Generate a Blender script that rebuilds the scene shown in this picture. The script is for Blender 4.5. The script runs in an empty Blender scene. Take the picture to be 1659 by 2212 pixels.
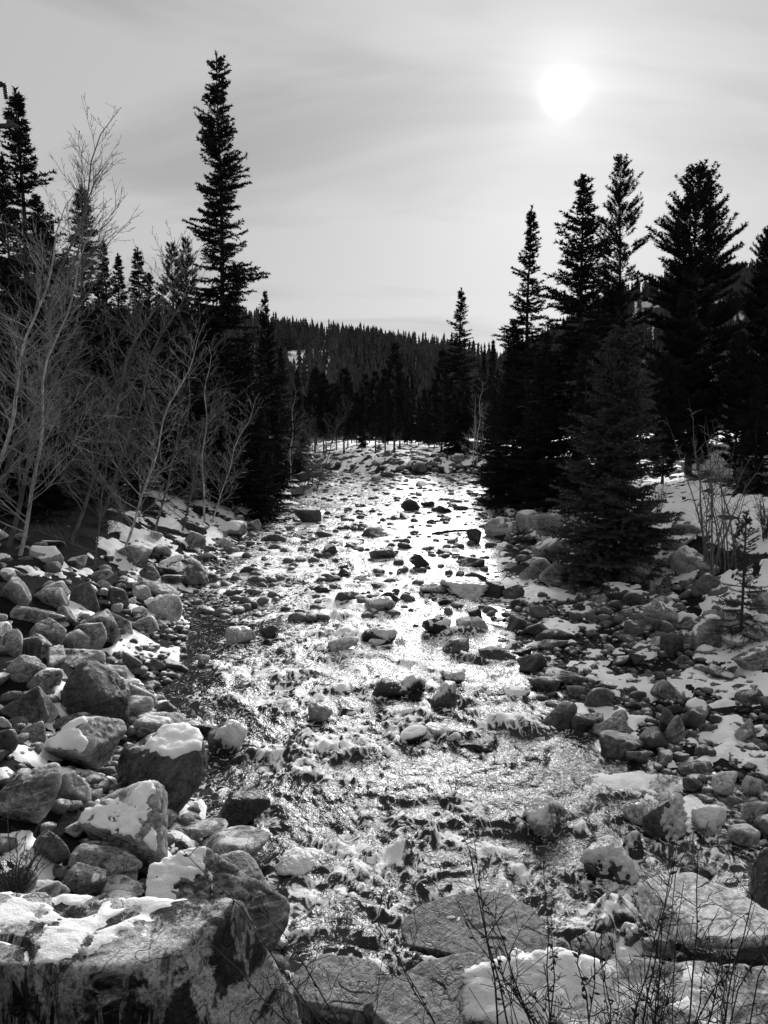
import bpy, bmesh, math, random
import numpy as np
from mathutils import Vector, Quaternion

# ------------------------------------------------------------------ camera, sky, sun
W0, H0, F0 = 1659.0, 2212.0, 1659.0            # measuring grid of the photograph
CAM_Z = 3.7
PITCH = math.atan((1106 - 950) / F0)
scene = bpy.context.scene
COL = scene.collection
cam_d = bpy.data.cameras.new('camera')
cam = bpy.data.objects.new('camera', cam_d)
COL.objects.link(cam)
cam.location = (0, 0, CAM_Z)
cam.rotation_euler = (math.pi / 2 - PITCH, 0, 0)
cam_d.sensor_fit = 'HORIZONTAL'
cam_d.sensor_width = 36
cam_d.lens = 36.0
cam_d.clip_start = 0.05
cam_d.clip_end = 6000
scene.camera = cam

FWD = np.array([0, math.cos(PITCH), -math.sin(PITCH)])
UPV = np.array([0, math.sin(PITCH), math.cos(PITCH)])
RGT = np.array([1.0, 0, 0])


def ray(u, v):
    return FWD + RGT * ((u - W0 / 2) / F0) + UPV * ((H0 / 2 - v) / F0)


def project(p):
    q = np.asarray(p, float) - np.array([0, 0, CAM_Z])
    d = q @ FWD
    return W0 / 2 + F0 * (q @ RGT) / d, H0 / 2 - F0 * (q @ UPV) / d, d


sd = ray(1215, 205)
sd = sd / np.linalg.norm(sd)
SUN_EL = math.asin(sd[2])
SUN_AZ = math.atan2(sd[0], sd[1])

world = bpy.data.worlds.new('World')
scene.world = world
world.use_nodes = True
nt = world.node_tree
nt.nodes.clear()


def N(nt, kind, **kw):
    n = nt.nodes.new(kind)
    for k, v in kw.items():
        setattr(n, k, v)
    return n


def math_node(nt, op, a, b=None, c=None, clamp=False):
    n = nt.nodes.new('ShaderNodeMath')
    n.operation = op
    n.use_clamp = clamp
    for i, v in enumerate((a, b, c)):
        if v is None:
            continue
        if isinstance(v, (int, float)):
            n.inputs[i].default_value = v
        else:
            nt.links.new(v, n.inputs[i])
    return n.outputs[0]


def ramp(nt, fac, stops, interp='LINEAR'):
    n = nt.nodes.new('ShaderNodeValToRGB')
    n.color_ramp.interpolation = interp
    el = n.color_ramp.elements
    while len(el) < len(stops):
        el.new(0.5)
    for e, (p, c) in zip(el, stops):
        e.position = p
        e.color = (c, c, c, 1)
    nt.links.new(fac, n.inputs[0])
    return n.outputs[0]


SKY_BASE = 0.146
sky = N(nt, 'ShaderNodeTexSky', sky_type='NISHITA', sun_disc=False, sun_elevation=SUN_EL, sun_rotation=SUN_AZ)
bw = N(nt, 'ShaderNodeRGBToBW')
nt.links.new(sky.outputs[0], bw.inputs[0])
tc = N(nt, 'ShaderNodeTexCoord')
sep = N(nt, 'ShaderNodeSeparateXYZ')
nt.links.new(tc.outputs['Generated'], sep.inputs[0])
zc = math_node(nt, 'ADD', math_node(nt, 'ABSOLUTE', sep.outputs[2]), 0.16)
cmb = N(nt, 'ShaderNodeCombineXYZ')
nt.links.new(math_node(nt, 'DIVIDE', sep.outputs[0], zc), cmb.inputs[0])
nt.links.new(math_node(nt, 'DIVIDE', sep.outputs[1], zc), cmb.inputs[1])
mp = N(nt, 'ShaderNodeMapping')
mp.inputs['Rotation'].default_value = (0, 0, 0.35)
mp.inputs['Scale'].default_value = (0.75, 1.5, 1)
mp.inputs['Location'].default_value = (3.1, 0.55, 0)
nt.links.new(cmb.outputs[0], mp.inputs[0])
n1 = N(nt, 'ShaderNodeTexNoise')
n1.inputs['Scale'].default_value = 1.15
n1.inputs['Detail'].default_value = 5
n1.inputs['Roughness'].default_value = 0.52
n1.inputs['Distortion'].default_value = 0.5
nt.links.new(mp.outputs[0], n1.inputs['Vector'])
cloud = ramp(nt, n1.outputs[0], [(0.30, 0.66), (0.47, 0.98), (0.66, 1.20)], 'B_SPLINE')
dot = N(nt, 'ShaderNodeVectorMath', operation='DOT_PRODUCT')
nrm = N(nt, 'ShaderNodeVectorMath', operation='NORMALIZE')
nt.links.new(tc.outputs['Generated'], nrm.inputs[0])
nt.links.new(nrm.outputs[0], dot.inputs[0])
dot.inputs[1].default_value = tuple(sd)
base = math_node(nt, 'MULTIPLY', math_node(nt, 'MULTIPLY', cloud, SKY_BASE), math_node(nt, 'ADD', math_node(nt, 'MULTIPLY', math_node(nt, 'POWER', math_node(nt, 'MAXIMUM', math_node(nt, 'MULTIPLY_ADD', dot.outputs['Value'], 0.5, 0.5), 0.0), 1.5), 0.30), 0.72))
ang = math_node(nt, 'ARCCOSINE', math_node(nt, 'MINIMUM', dot.outputs['Value'], 0.999999))
def gauss(w, a):
    return math_node(nt, 'MULTIPLY', math_node(nt, 'EXPONENT', math_node(nt, 'MULTIPLY', math_node(nt, 'POWER', math_node(nt, 'DIVIDE', ang, w), 2.0), -1.0)), a)


core = math_node(nt, 'ADD', gauss(0.0125, 0.75), math_node(nt, 'MULTIPLY', math_node(nt, 'ADD', gauss(0.05, 0.05), gauss(0.022, 0.09)), cloud))
halo = math_node(nt, 'MULTIPLY', math_node(nt, 'EXPONENT', math_node(nt, 'DIVIDE', ang, -0.13)), 0.035)
nish = math_node(nt, 'MULTIPLY', bw.outputs[0], 0.004)
tot = math_node(nt, 'ADD', math_node(nt, 'ADD', base, nish), math_node(nt, 'ADD', core, halo))
bg = N(nt, 'ShaderNodeBackground')
bg.inputs['Strength'].default_value = 1.0
nt.links.new(tot, bg.inputs['Color'])
wo = N(nt, 'ShaderNodeOutputWorld')
nt.links.new(bg.outputs[0], wo.inputs[0])

sun_d = bpy.data.lights.new('sun', 'SUN')
sun_d.energy = 1.6
sun_d.angle = math.radians(24)
sun_d.color = (1, 1, 1)
sun = bpy.data.objects.new('sun', sun_d)
COL.objects.link(sun)
sun.location = (0, 0, 40)
sun.rotation_euler = Vector(sd).to_track_quat('Z', 'Y').to_euler()

scene.view_settings.view_transform = 'Standard'
scene.view_settings.look = 'None'
scene.view_settings.gamma = 1.0
scene.view_settings.exposure = 1.72
scene.render.engine = 'CYCLES'
scene.cycles.max_bounces = 5
scene.cycles.diffuse_bounces = 3
scene.cycles.glossy_bounces = 3
scene.cycles.transparent_max_bounces = 6
scene.cycles.sample_clamp_indirect = 4.0
scene.cycles.use_adaptive_sampling = True
scene.cycles.adaptive_threshold = 0.02
scene.cycles.use_denoising = True

# ------------------------------------------------------------------ numpy noise
_rs = np.random.RandomState(7)
_PERM = np.concatenate([_rs.permutation(256)] * 3).astype(np.int64)
_G2 = np.stack([np.cos(np.arange(256) * 2.399), np.sin(np.arange(256) * 2.399)], 1)
_g3 = _rs.randn(256, 3)
_G3 = _g3 / np.linalg.norm(_g3, axis=1)[:, None]


def noise2(x, y):
    xi = np.floor(x).astype(np.int64)
    yi = np.floor(y).astype(np.int64)
    xf, yf = x - xi, y - yi
    u = xf * xf * xf * (xf * (xf * 6 - 15) + 10)
    v = yf * yf * yf * (yf * (yf * 6 - 15) + 10)
    r = []
    for dx in (0, 1):
        for dy in (0, 1):
            g = _G2[_PERM[_PERM[(xi + dx) & 255] + ((yi + dy) & 255)]]
            r.append(g[..., 0] * (xf - dx) + g[..., 1] * (yf - dy))
    a = r[0] * (1 - v) + r[1] * v
    b = r[2] * (1 - v) + r[3] * v
    return (a * (1 - u) + b * u) * 1.5


def fbm2(x, y, oct=4, lac=2.03, gain=0.5):
    s, a = 0, 1.0
    for i in range(oct):
        s = s + a * noise2(x + 17.3 * i, y - 9.1 * i)
        x, y, a = x * lac, y * lac, a * gain
    return s


def noise3(p):
    pi = np.floor(p).astype(np.int64)
    f = p - pi
    w = f * f * f * (f * (f * 6 - 15) + 10)
    out = 0
    for dx in (0, 1):
        for dy in (0, 1):
            for dz in (0, 1):
                h = _PERM[_PERM[_PERM[(pi[:, 0] + dx) & 255] + ((pi[:, 1] + dy) & 255)] + ((pi[:, 2] + dz) & 255)]
                d = (_G3[h] * (f - np.array([dx, dy, dz]))).sum(1)
                wx = w[:, 0] if dx else 1 - w[:, 0]
                wy = w[:, 1] if dy else 1 - w[:, 1]
                wz = w[:, 2] if dz else 1 - w[:, 2]
                out = out + d * wx * wy * wz
    return out * 1.4


def fbm3(p, oct=3, gain=0.5):
    s, a = 0, 1.0
    for i in range(oct):
        s = s + a * noise3(p + 13.7 * i)
        p, a = p * 2.07, a * gain
    return s


def sstep(a, b, x):
    t = np.clip((x - a) / (b - a), 0, 1)
    return t * t * (3 - 2 * t)


# ------------------------------------------------------------------ mesh helpers
def mk_mesh(name, V, Fc, mat=None, smooth=True, attrs=None):
    V = np.asarray(V, np.float32).reshape(-1, 3)
    Fc = np.asarray(Fc, np.int32)
    k = Fc.shape[1]
    me = bpy.data.meshes.new(name)
    me.vertices.add(len(V))
    me.vertices.foreach_set('co', V.ravel())
    me.loops.add(Fc.size)
    me.loops.foreach_set('vertex_index', Fc.ravel())
    me.polygons.add(len(Fc))
    me.polygons.foreach_set('loop_start', np.arange(0, Fc.size, k, dtype=np.int32))
    me.polygons.foreach_set('loop_total', np.full(len(Fc), k, np.int32))
    me.polygons.foreach_set('use_smooth', np.full(len(Fc), smooth, bool))
    me.update(calc_edges=True)
    if attrs:
        for an, av in attrs.items():
            a = me.attributes.new(an, 'FLOAT', 'POINT')
            a.data.foreach_set('value', np.asarray(av, np.float32))
    if mat:
        me.materials.append(mat)
    return me


def link(name, me, parent=None, loc=None, rot=None, scale=None):
    o = bpy.data.objects.new(name, me)
    COL.objects.link(o)
    if parent:
        o.parent = parent
    if loc is not None:
        o.location = tuple(float(c) for c in loc)
    if rot is not None:
        o.rotation_euler = rot
    if scale is not None:
        o.scale = scale if hasattr(scale, '__len__') else (scale,) * 3
    return o


def tag(o, label, cat, group=None):
    o['label'] = label
    o['category'] = cat
    if group:
        o['group'] = group
    return o


def struct(o, kind='structure', label=None):
    o['kind'] = kind
    if label:
        o['label'] = label
    return o


class Tubes:
    """collects tapered tubes into one mesh"""

    def __init__(self):
        self.V, self.F, self.n = [], [], 0

    def add(self, P, R, sides=4):
        P = np.asarray(P, float)
        R = np.asarray(R, float)
        m = len(P)
        T = np.gradient(P, axis=0)
        T /= np.linalg.norm(T, axis=1)[:, None] + 1e-9
        ref = np.array([0.31, 0.2, 0.93]) if abs(T[0, 2]) < 0.8 else np.array([0.9, 0.4, 0.1])
        A = np.cross(T, ref)
        A /= np.linalg.norm(A, axis=1)[:, None] + 1e-9
        B = np.cross(T, A)
        th = np.arange(sides) * 2 * math.pi / sides
        ring = P[:, None] + R[:, None, None] * (np.cos(th)[None, :, None] * A[:, None] + np.sin(th)[None, :, None] * B[:, None])
        self.V.append(ring.reshape(-1, 3))
        i = np.arange(m - 1)[:, None] * sides
        j = np.arange(sides)[None]
        j2 = (j + 1) % sides
        f = np.stack([i + j, i + j2, i + sides + j2, i + sides + j], -1).reshape(-1, 4) + self.n
        self.F.append(f)
        self.n += m * sides

    def mesh(self, name, mat):
        return mk_mesh(name, np.concatenate(self.V), np.concatenate(self.F), mat, True)


# ------------------------------------------------------------------ materials
def new_mat(name):
    m = bpy.data.materials.new(name)
    m.use_nodes = True
    nt = m.node_tree
    nt.nodes.clear()
    out = nt.nodes.new('ShaderNodeOutputMaterial')
    b = nt.nodes.new('ShaderNodeBsdfPrincipled')
    nt.links.new(b.outputs[0], out.inputs[0])
    return m, nt, b


def noise_node(nt, vec, scale, detail=4, rough=0.6, dist=0.0):
    n = nt.nodes.new('ShaderNodeTexNoise')
    n.inputs['Scale'].default_value = scale
    n.inputs['Detail'].default_value = detail
    n.inputs['Roughness'].default_value = rough
    n.inputs['Distortion'].default_value = dist
    if vec is not None:
        nt.links.new(vec, n.inputs['Vector'])
    return n.outputs[0]


def mixc(nt, fac, a, b):
    n = nt.nodes.new('ShaderNodeMix')
    n.data_type = 'FLOAT'
    for i, v in ((0, fac), (2, a), (3, b)):
        if isinstance(v, (int, float)):
            n.inputs[i].default_value = v
        else:
            nt.links.new(v, n.inputs[i])
    return n.outputs[0]


def rock_material(name, lo, hi, band=0.5, lichen=0.35, rough=0.75, spec=0.3, streak=False, bump=0.6, dust=0.75):
    m, nt, b = new_mat(name)
    geo = nt.nodes.new('ShaderNodeNewGeometry')
    oi = nt.nodes.new('ShaderNodeObjectInfo')
    off = nt.nodes.new('ShaderNodeVectorMath')
    off.operation = 'MULTIPLY_ADD'
    nt.links.new(oi.outputs['Random'], off.inputs[0])
    off.inputs[1].default_value = (37, 21, 53)
    nt.links.new(geo.outputs['Position'], off.inputs[2])
    vr = nt.nodes.new('ShaderNodeVectorRotate')
    vr.rotation_type = 'AXIS_ANGLE'
    vr.inputs['Axis'].default_value = (0.35, 0.9, 0.25)
    nt.links.new(off.outputs[0], vr.inputs['Vector'])
    nt.links.new(math_node(nt, 'MULTIPLY', oi.outputs['Random'], 3.14), vr.inputs['Angle'])
    P = vr.outputs[0]
    big = noise_node(nt, P, 2.2, 5, 0.6, 0.4)
    fine = noise_node(nt, P, 26, 7, 0.75)
    st = nt.nodes.new('ShaderNodeMapping')
    st.inputs['Scale'].default_value = (1.4, 1.4, 11)
    nt.links.new(P, st.inputs[0])
    bandn = noise_node(nt, st.outputs[0], 1.6, 6, 0.62, 0.9)
    bandr = ramp(nt, bandn, [(0.40, 0.0), (0.48, 0.25), (0.52, 0.8), (0.57, 0.35), (0.66, 1.0)])
    bigr = ramp(nt, big, [(0.38, 0.0), (0.62, 1.0)])
    f = math_node(nt, 'ADD', math_node(nt, 'MULTIPLY', bandr, band), math_node(nt, 'MULTIPLY', bigr, 1 - band))
    rv = math_node(nt, 'ADD', math_node(nt, 'MULTIPLY', oi.outputs['Random'], 0.7), 0.65)
    col = math_node(nt, 'MULTIPLY', mixc(nt, f, lo, hi), rv)
    spk = ramp(nt, fine, [(0.36, 0.35), (0.5, 1.0), (0.62, 1.9)])
    col = math_node(nt, 'MULTIPLY', col, spk)
    lic = noise_node(nt, P, 7.5, 6, 0.75, 0.3)
    licm = ramp(nt, lic, [(0.54, 0.0), (0.63, 1.0)])
    licf = ramp(nt, noise_node(nt, P, 90, 2, 0.6), [(0.44, 0.0), (0.56, 1.0)])
    lm = math_node(nt, 'MULTIPLY', math_node(nt, 'MULTIPLY', licm, licf), lichen)
    col = mixc(nt, lm, col, 0.55)
    if streak:
        # dark water-stained face with pale mineral runs and a broad pale crust
        sm = nt.nodes.new('ShaderNodeMapping')
        sm.inputs['Scale'].default_value = (5.0, 2.5, 0.8)
        nt.links.new(geo.outputs['Position'], sm.inputs[0])
        sn = noise_node(nt, sm.outputs[0], 1.5, 7, 0.62, 0.55)
        sr = ramp(nt, sn, [(0.50, 0.0), (0.54, 0.85), (0.57, 0.1), (0.62, 0.5), (0.68, 1.0)])
        cr = noise_node(nt, geo.outputs['Position'], 2.1, 9, 0.66, 0.7)
        crr = ramp(nt, cr, [(0.53, 0.0), (0.565, 0.9), (0.65, 1.0)])
        gr = ramp(nt, noise_node(nt, geo.outputs['Position'], 55, 3, 0.7), [(0.36, 0.35), (0.54, 1.0)])
        mm = math_node(nt, 'MULTIPLY', math_node(nt, 'MAXIMUM', math_node(nt, 'MULTIPLY', sr, 0.95), crr), gr)
        col = mixc(nt, mm, col, 0.72)
    vor = nt.nodes.new('ShaderNodeTexVoronoi')
    vor.feature = 'DISTANCE_TO_EDGE'
    vor.inputs['Scale'].default_value = 1.9
    wv = nt.nodes.new('ShaderNodeVectorMath')
    wv.operation = 'ADD'
    nn = nt.nodes.new('ShaderNodeTexNoise')
    nn.inputs['Scale'].default_value = 3.0
    nt.links.new(P, nn.inputs['Vector'])
    nt.links.new(P, wv.inputs[0])
    nt.links.new(nn.outputs['Color'], wv.inputs[1])
    nt.links.new(wv.outputs[0], vor.inputs['Vector'])
    crack = ramp(nt, vor.outputs['Distance'], [(0.0, 0.0), (0.012, 1.0)])
    col = math_node(nt, 'MULTIPLY', col, mixc(nt, crack, 0.35, 1.0))
    v2 = nt.nodes.new('ShaderNodeTexVoronoi')
    v2.feature = 'DISTANCE_TO_EDGE'
    v2.inputs['Scale'].default_value = 0.9
    w2 = nt.nodes.new('ShaderNodeVectorMath')
    w2.operation = 'MULTIPLY_ADD'
    nt.links.new(nn.outputs['Color'], w2.inputs[0])
    w2.inputs[1].default_value = (0.5, 0.5, 0.5)
    nt.links.new(st.outputs[0], w2.inputs[2])
    nt.links.new(w2.outputs[0], v2.inputs['Vector'])
    vein = ramp(nt, v2.outputs['Distance'], [(0.0, 1.0), (0.03, 0.7), (0.05, 0.0)])
    vein = math_node(nt, 'MULTIPLY', vein, ramp(nt, fine, [(0.42, 0.0), (0.6, 0.8)]))
    col = mixc(nt, math_node(nt, 'MULTIPLY', vein, min(1.0, lichen * 1.2)), col, min(0.6, hi * 2.2))
    worn = ramp(nt, geo.outputs['Pointiness'], [(0.5, 0.0), (0.56, 1.0)])
    col = mixc(nt, math_node(nt, 'MULTIPLY', worn, 0.45), col, min(0.62, hi * 1.7))
    sepn = nt.nodes.new('ShaderNodeSeparateXYZ')
    nt.links.new(geo.outputs['Normal'], sepn.inputs[0])
    dn = math_node(nt, 'ADD', math_node(nt, 'MULTIPLY', noise_node(nt, off.outputs[0], 3.2, 9, 0.72, 0.3), 1.5), math_node(nt, 'MULTIPLY', sepn.outputs[2], 0.6))
    dd_ = nt.nodes.new('ShaderNodeMapRange')
    dd_.inputs['From Min'].default_value = 1.30
    dd_.inputs['From Max'].default_value = 1.40
    nt.links.new(dn, dd_.inputs['Value'])
    col = mixc(nt, math_node(nt, 'MULTIPLY', dd_.outputs[0], dust), col, 0.85)
    nt.links.new(col, b.inputs['Base Color'])
    b.inputs['Roughness'].default_value = rough
    b.inputs['Specular IOR Level'].default_value = spec
    hgt = math_node(nt, 'ADD', math_node(nt, 'MULTIPLY', noise_node(nt, P, 6, 9, 0.66), 1.3), math_node(nt, 'MULTIPLY', bandn, 0.6))
    hgt = math_node(nt, 'ADD', hgt, math_node(nt, 'MULTIPLY', crack, 0.25))
    bp = nt.nodes.new('ShaderNodeBump')
    bp.inputs['Strength'].default_value = bump
    bp.inputs['Distance'].default_value = 0.09
    nt.links.new(hgt, bp.inputs['Height'])
    nt.links.new(bp.outputs[0], b.inputs['Normal'])
    return m


M = {}
M['grey'] = rock_material('grey gneiss', 0.012, 0.30, 0.6, 0.6)
M['pale'] = rock_material('pale granite', 0.04, 0.52, 0.5, 0.6)
M['dark'] = rock_material('dark schist', 0.006, 0.105, 0.6, 0.18, 0.6, 0.4)
M['wet'] = rock_material('wet dark rock', 0.004, 0.03, 0.5, 0.05, 0.28, 0.5, dust=0.0)
M['streak'] = rock_material('water stained boulder', 0.012, 0.045, 0.5, 0.3, 0.7, 0.3, streak=True, bump=0.8)
M['mottle'] = rock_material('mottled lichen boulder', 0.05, 0.5, 0.15, 1.0, 0.8, 0.2, bump=0.7)
M['slab'] = rock_material('wet streambed slab', 0.02, 0.16, 0.45, 0.5, 0.55, 0.4, bump=0.7, dust=0.1)
M['sand'] = rock_material('pale grained slab', 0.5, 0.66, 0.2, 0.25, 0.85, 0.2, bump=0.3)


def snow_material(name, a, rough=0.7, ice=False):
    m, nt, b = new_mat(name)
    geo = nt.nodes.new('ShaderNodeNewGeometry')
    n1 = noise_node(nt, geo.outputs['Position'], 5, 6, 0.6)
    col = ramp(nt, n1, [(0.3, a * (0.55 if ice else 0.94)), (0.6, a)])
    nt.links.new(col, b.inputs['Base Color'])
    b.inputs['Roughness'].default_value = rough
    b.inputs['Specular IOR Level'].default_value = 0.5 if ice else 0.25
    h = math_node(nt, 'ADD', noise_node(nt, geo.outputs['Position'], 11, 5, 0.6), math_node(nt, 'MULTIPLY', noise_node(nt, geo.outputs['Position'], 120, 2, 0.5), 0.12))
    bp = nt.nodes.new('ShaderNodeBump')
    bp.inputs['Strength'].default_value = 0.8 if ice else 0.35
    bp.inputs['Distance'].default_value = 0.06
    nt.links.new(h, bp.inputs['Height'])
    nt.links.new(bp.outputs[0], b.inputs['Normal'])
    return m


M['snow'] = snow_material('snow', 0.95)
M['ice'] = snow_material('rime ice', 0.80, 0.28, True)


def simple_mat(name, lo, hi, scale=6, rough=0.85, bump=0.4, spec=0.2, bd=0.02, trans=0.0):
    m, nt, b = new_mat(name)
    geo = nt.nodes.new('ShaderNodeNewGeometry')
    n1 = noise_node(nt, geo.outputs['Position'], scale, 6, 0.65)
    nt.links.new(ramp(nt, n1, [(0.32, lo), (0.68, hi)]), b.inputs['Base Color'])
    b.inputs['Roughness'].default_value = rough
    b.inputs['Specular IOR Level'].default_value = spec
    if bump:
        bp = nt.nodes.new('ShaderNodeBump')
        bp.inputs['Strength'].default_value = bump
        bp.inputs['Distance'].default_value = bd
        nt.links.new(noise_node(nt, geo.outputs['Position'], scale * 6, 5, 0.7), bp.inputs['Height'])
        nt.links.new(bp.outputs[0], b.inputs['Normal'])
    return m


M['soil'] = simple_mat('forest soil', 0.006, 0.028, 4, 0.95, 0.9, 0.1, 0.06)
M['needles'] = simple_mat('spruce needles', 0.016, 0.036, 3, 0.8, 0, 0.12)
M['needles_near'] = simple_mat('young spruce needles', 0.03, 0.12, 5, 0.7, 0, 0.2)
M['needles_hazed'] = simple_mat('haze-lifted forest needles', 0.04, 0.13, 0.05, 0.95, 0, 0.0)  # needle colour lifted to paint distance haze into the hill forests
M['bark'] = simple_mat('conifer bark', 0.03, 0.085, 9, 0.9, 0.8, 0.1)
M['aspen'] = simple_mat('aspen bark', 0.2, 0.62, 7, 0.8, 0.3, 0.2)
M['twig'] = simple_mat('pale twig bark', 0.14, 0.34, 5, 0.8, 0.0, 0.2)
M['dull_twig'] = simple_mat('dull twig bark', 0.06, 0.17, 5, 0.85, 0.0, 0.1)
M['shrub'] = simple_mat('dark shrub bark', 0.02, 0.07, 12, 0.8, 0.3, 0.2)
M['willow'] = simple_mat('willow bark', 0.09, 0.2, 8, 0.8, 0.2, 0.2)
M['wood'] = simple_mat('weathered wood', 0.03, 0.11, 10, 0.85, 0.7, 0.15)
M['ceramic'] = simple_mat('insulator glaze', 0.02, 0.03, 8, 0.2, 0, 0.5)
M['drygrass'] = simple_mat('dry grass', 0.10, 0.24, 8, 0.9, 0, 0.1)

# ------------------------------------------------------------------ terrain shape
SL = 0.035


def zw(y):
    y = np.asarray(y, float)
    return SL * np.clip(y - 4, 0, 50) + 0.012 * np.clip(y - 54, 0, None)


def hit_plane(u, v, dz=0.0):
    """where the sight line through a measured point meets the water level (+dz)"""
    d = ray(u, v)
    # z = CAM_Z + t*dz ; y = t*dy
    t = (CAM_Z - dz + SL * 4) / (SL * d[1] - d[2])
    return np.array([0, 0, CAM_Z]) + t * d


def at_depth(u, v, y):
    d = ray(u, v)
    return np.array([0, 0, CAM_Z]) + d * (y / d[1])


LE = [(1012, 715), (1040, 690), (1075, 640), (1100, 600), (1130, 560), (1165, 530), (1200, 500), (1240, 470), (1290, 415), (1340, 400),
      (1400, 400), (1450, 390), (1500, 350), (1560, 390), (1600, 440), (1640, 440), (1720, 400), (1800, 480), (1900, 560), (2000, 600), (2212, 610)]
RE = [(1012, 960), (1030, 1040), (1100, 1085), (1160, 1060), (1230, 1060), (1290, 1090), (1340, 1060), (1400, 1090), (1450, 1140), (1500, 1160),
      (1560, 1210), (1620, 1310), (1680, 1420), (1740, 1540), (1800, 1620), (1860, 1640), (2000, 1560), (2212, 1300)]


def edge(lst):
    p = sorted([(hit_plane(u, v)[1], hit_plane(u, v)[0]) for v, u in lst])
    return np.array([a for a, b in p]), np.array([b for a, b in p])


LY, LX = edge(LE)
RY, RX = edge(RE)


def xl(y):
    return np.interp(y, LY, LX)


def xr(y):
    return np.interp(y, RY, RX)


def bar_w(y):
    return np.interp(y, [4, 6, 9, 13, 16, 20, 24, 50], [0.4, 1.6, 2.8, 3.4, 2.2, 1.2, 0.6, 0.5])


def rel_height(x, y):
    """ground height above the local water level"""
    el = xl(y) - x
    er = x - xr(y)
    hl = np.interp(el, [-3, -1, -0.3, 0, 0.6, 2.6, 4, 12, 60, 900], [-0.6, -0.5, -0.25, -0.03, 0.22, 1.2, 1.5, 1.8, 3, 20])
    w = bar_w(y)
    e2 = er - w
    hr = np.where(e2 < 0, np.interp(er, [-3, -1, -0.3, 0], [-0.6, -0.5, -0.25, -0.03]) + 0.10 * np.clip(er, 0, None) / np.maximum(w, 0.3),
                  0.07 + np.interp(e2, [0, 0.5, 3.2, 6, 40, 900], [0, 0.18, 1.35, 1.6, 2.6, 20]))
    h = np.maximum(hl, hr)
    yy_ = y + 1.6 * np.sin(x * 0.55 + 1.0) + 0.25 * x
    far = sstep(48.5, 54.0, yy_) * 0.85 + sstep(53, 64, yy_) * 0.5
    h = np.where(yy_ > 47.5, np.maximum(h, far - 0.6 * (1 - sstep(47.5, 50, yy_))), h)
    near = np.interp(y, [1.2, 2.0, 2.6, 3.3, 4.2], [2.2, 2.0, 1.5, 0.5, -0.6])
    h = np.maximum(h, near)
    return h


def ground(x, y, detail=True):
    x = np.asarray(x, float)
    y = np.asarray(y, float)
    z = zw(y) + rel_height(x, y)
    if detail:
        k = np.clip(rel_height(x, y) + 0.3, 0, 1)
        z = z + 0.10 * fbm2(x * 0.9, y * 0.9, 3) * k + 0.03 * fbm2(x * 4.1, y * 4.1, 2)
    return z


def hit_ground(u, v):
    d = ray(u, v)
    t = 2.0
    o = np.array([0, 0, CAM_Z])
    while t < 140:
        p = o + d * t
        g = max(float(ground(p[0], p[1], False)), float(zw(p[1])))
        if p[2] < g:
            return np.array([p[0], p[1], g])
        t += 0.02 + t * 0.002
    return o + d * 60


def grid_mesh(name, ys, ncol, xfun, zfun, mat):
    t = np.linspace(-1, 1, ncol)
    Y = np.repeat(ys[:, None], ncol, 1)
    X = xfun(ys)[0][:, None] + (t[None] * 0.5 + 0.5) * (xfun(ys)[1] - xfun(ys)[0])[:, None]
    return X, Y


def grid_faces(nr, nc):
    i = np.arange(nr - 1)[:, None] * nc
    j = np.arange(nc - 1)[None]
    return np.stack([i + j, i + j + 1, i + nc + j + 1, i + nc + j], -1).reshape(-1, 4)


# ground sheet ---------------------------------------------------------------
ys = np.concatenate([np.linspace(-12, 3.9, 50), np.geomspace(4, 60, 230), np.geomspace(61, 1700, 50)])
tt = np.linspace(-1, 1, 260)
tt = np.sign(tt) * np.abs(tt) ** 1.5
hw = 0.9 * np.abs(ys) + 8
X = tt[None] * hw[:, None]
Y = np.repeat(ys[:, None], len(tt), 1)
Z = ground(X, Y)
g_me = mk_mesh('ground', np.stack([X, Y, Z], -1).reshape(-1, 3), grid_faces(*X.shape), M['soil'])
struct(link('ground', g_me))

# ------------------------------------------------------------------ rocks
_ico = {}


def ico(sub):
    if sub not in _ico:
        bm = bmesh.new()
        bmesh.ops.create_icosphere(bm, subdivisions=sub, radius=1)
        bm.verts.ensure_lookup_table()
        V = np.array([v.co[:] for v in bm.verts])
        Fc = np.array([[v.index for v in f.verts] for f in bm.faces], np.int32)
        bm.free()
        V /= np.linalg.norm(V, axis=1)[:, None]
        _ico[sub] = (V, Fc)
    return _ico[sub]


def vert_normals(V, Fc):
    a, b, c = V[Fc[:, 0]], V[Fc[:, 1]], V[Fc[:, 2]]
    fn = np.cross(b - a, c - a)
    vn = np.zeros_like(V)
    for i in range(3):
        for k in range(3):
            vn[:, k] += np.bincount(Fc[:, i], fn[:, k], len(V))
    return vn / (np.linalg.norm(vn, axis=1)[:, None] + 1e-12)


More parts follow.
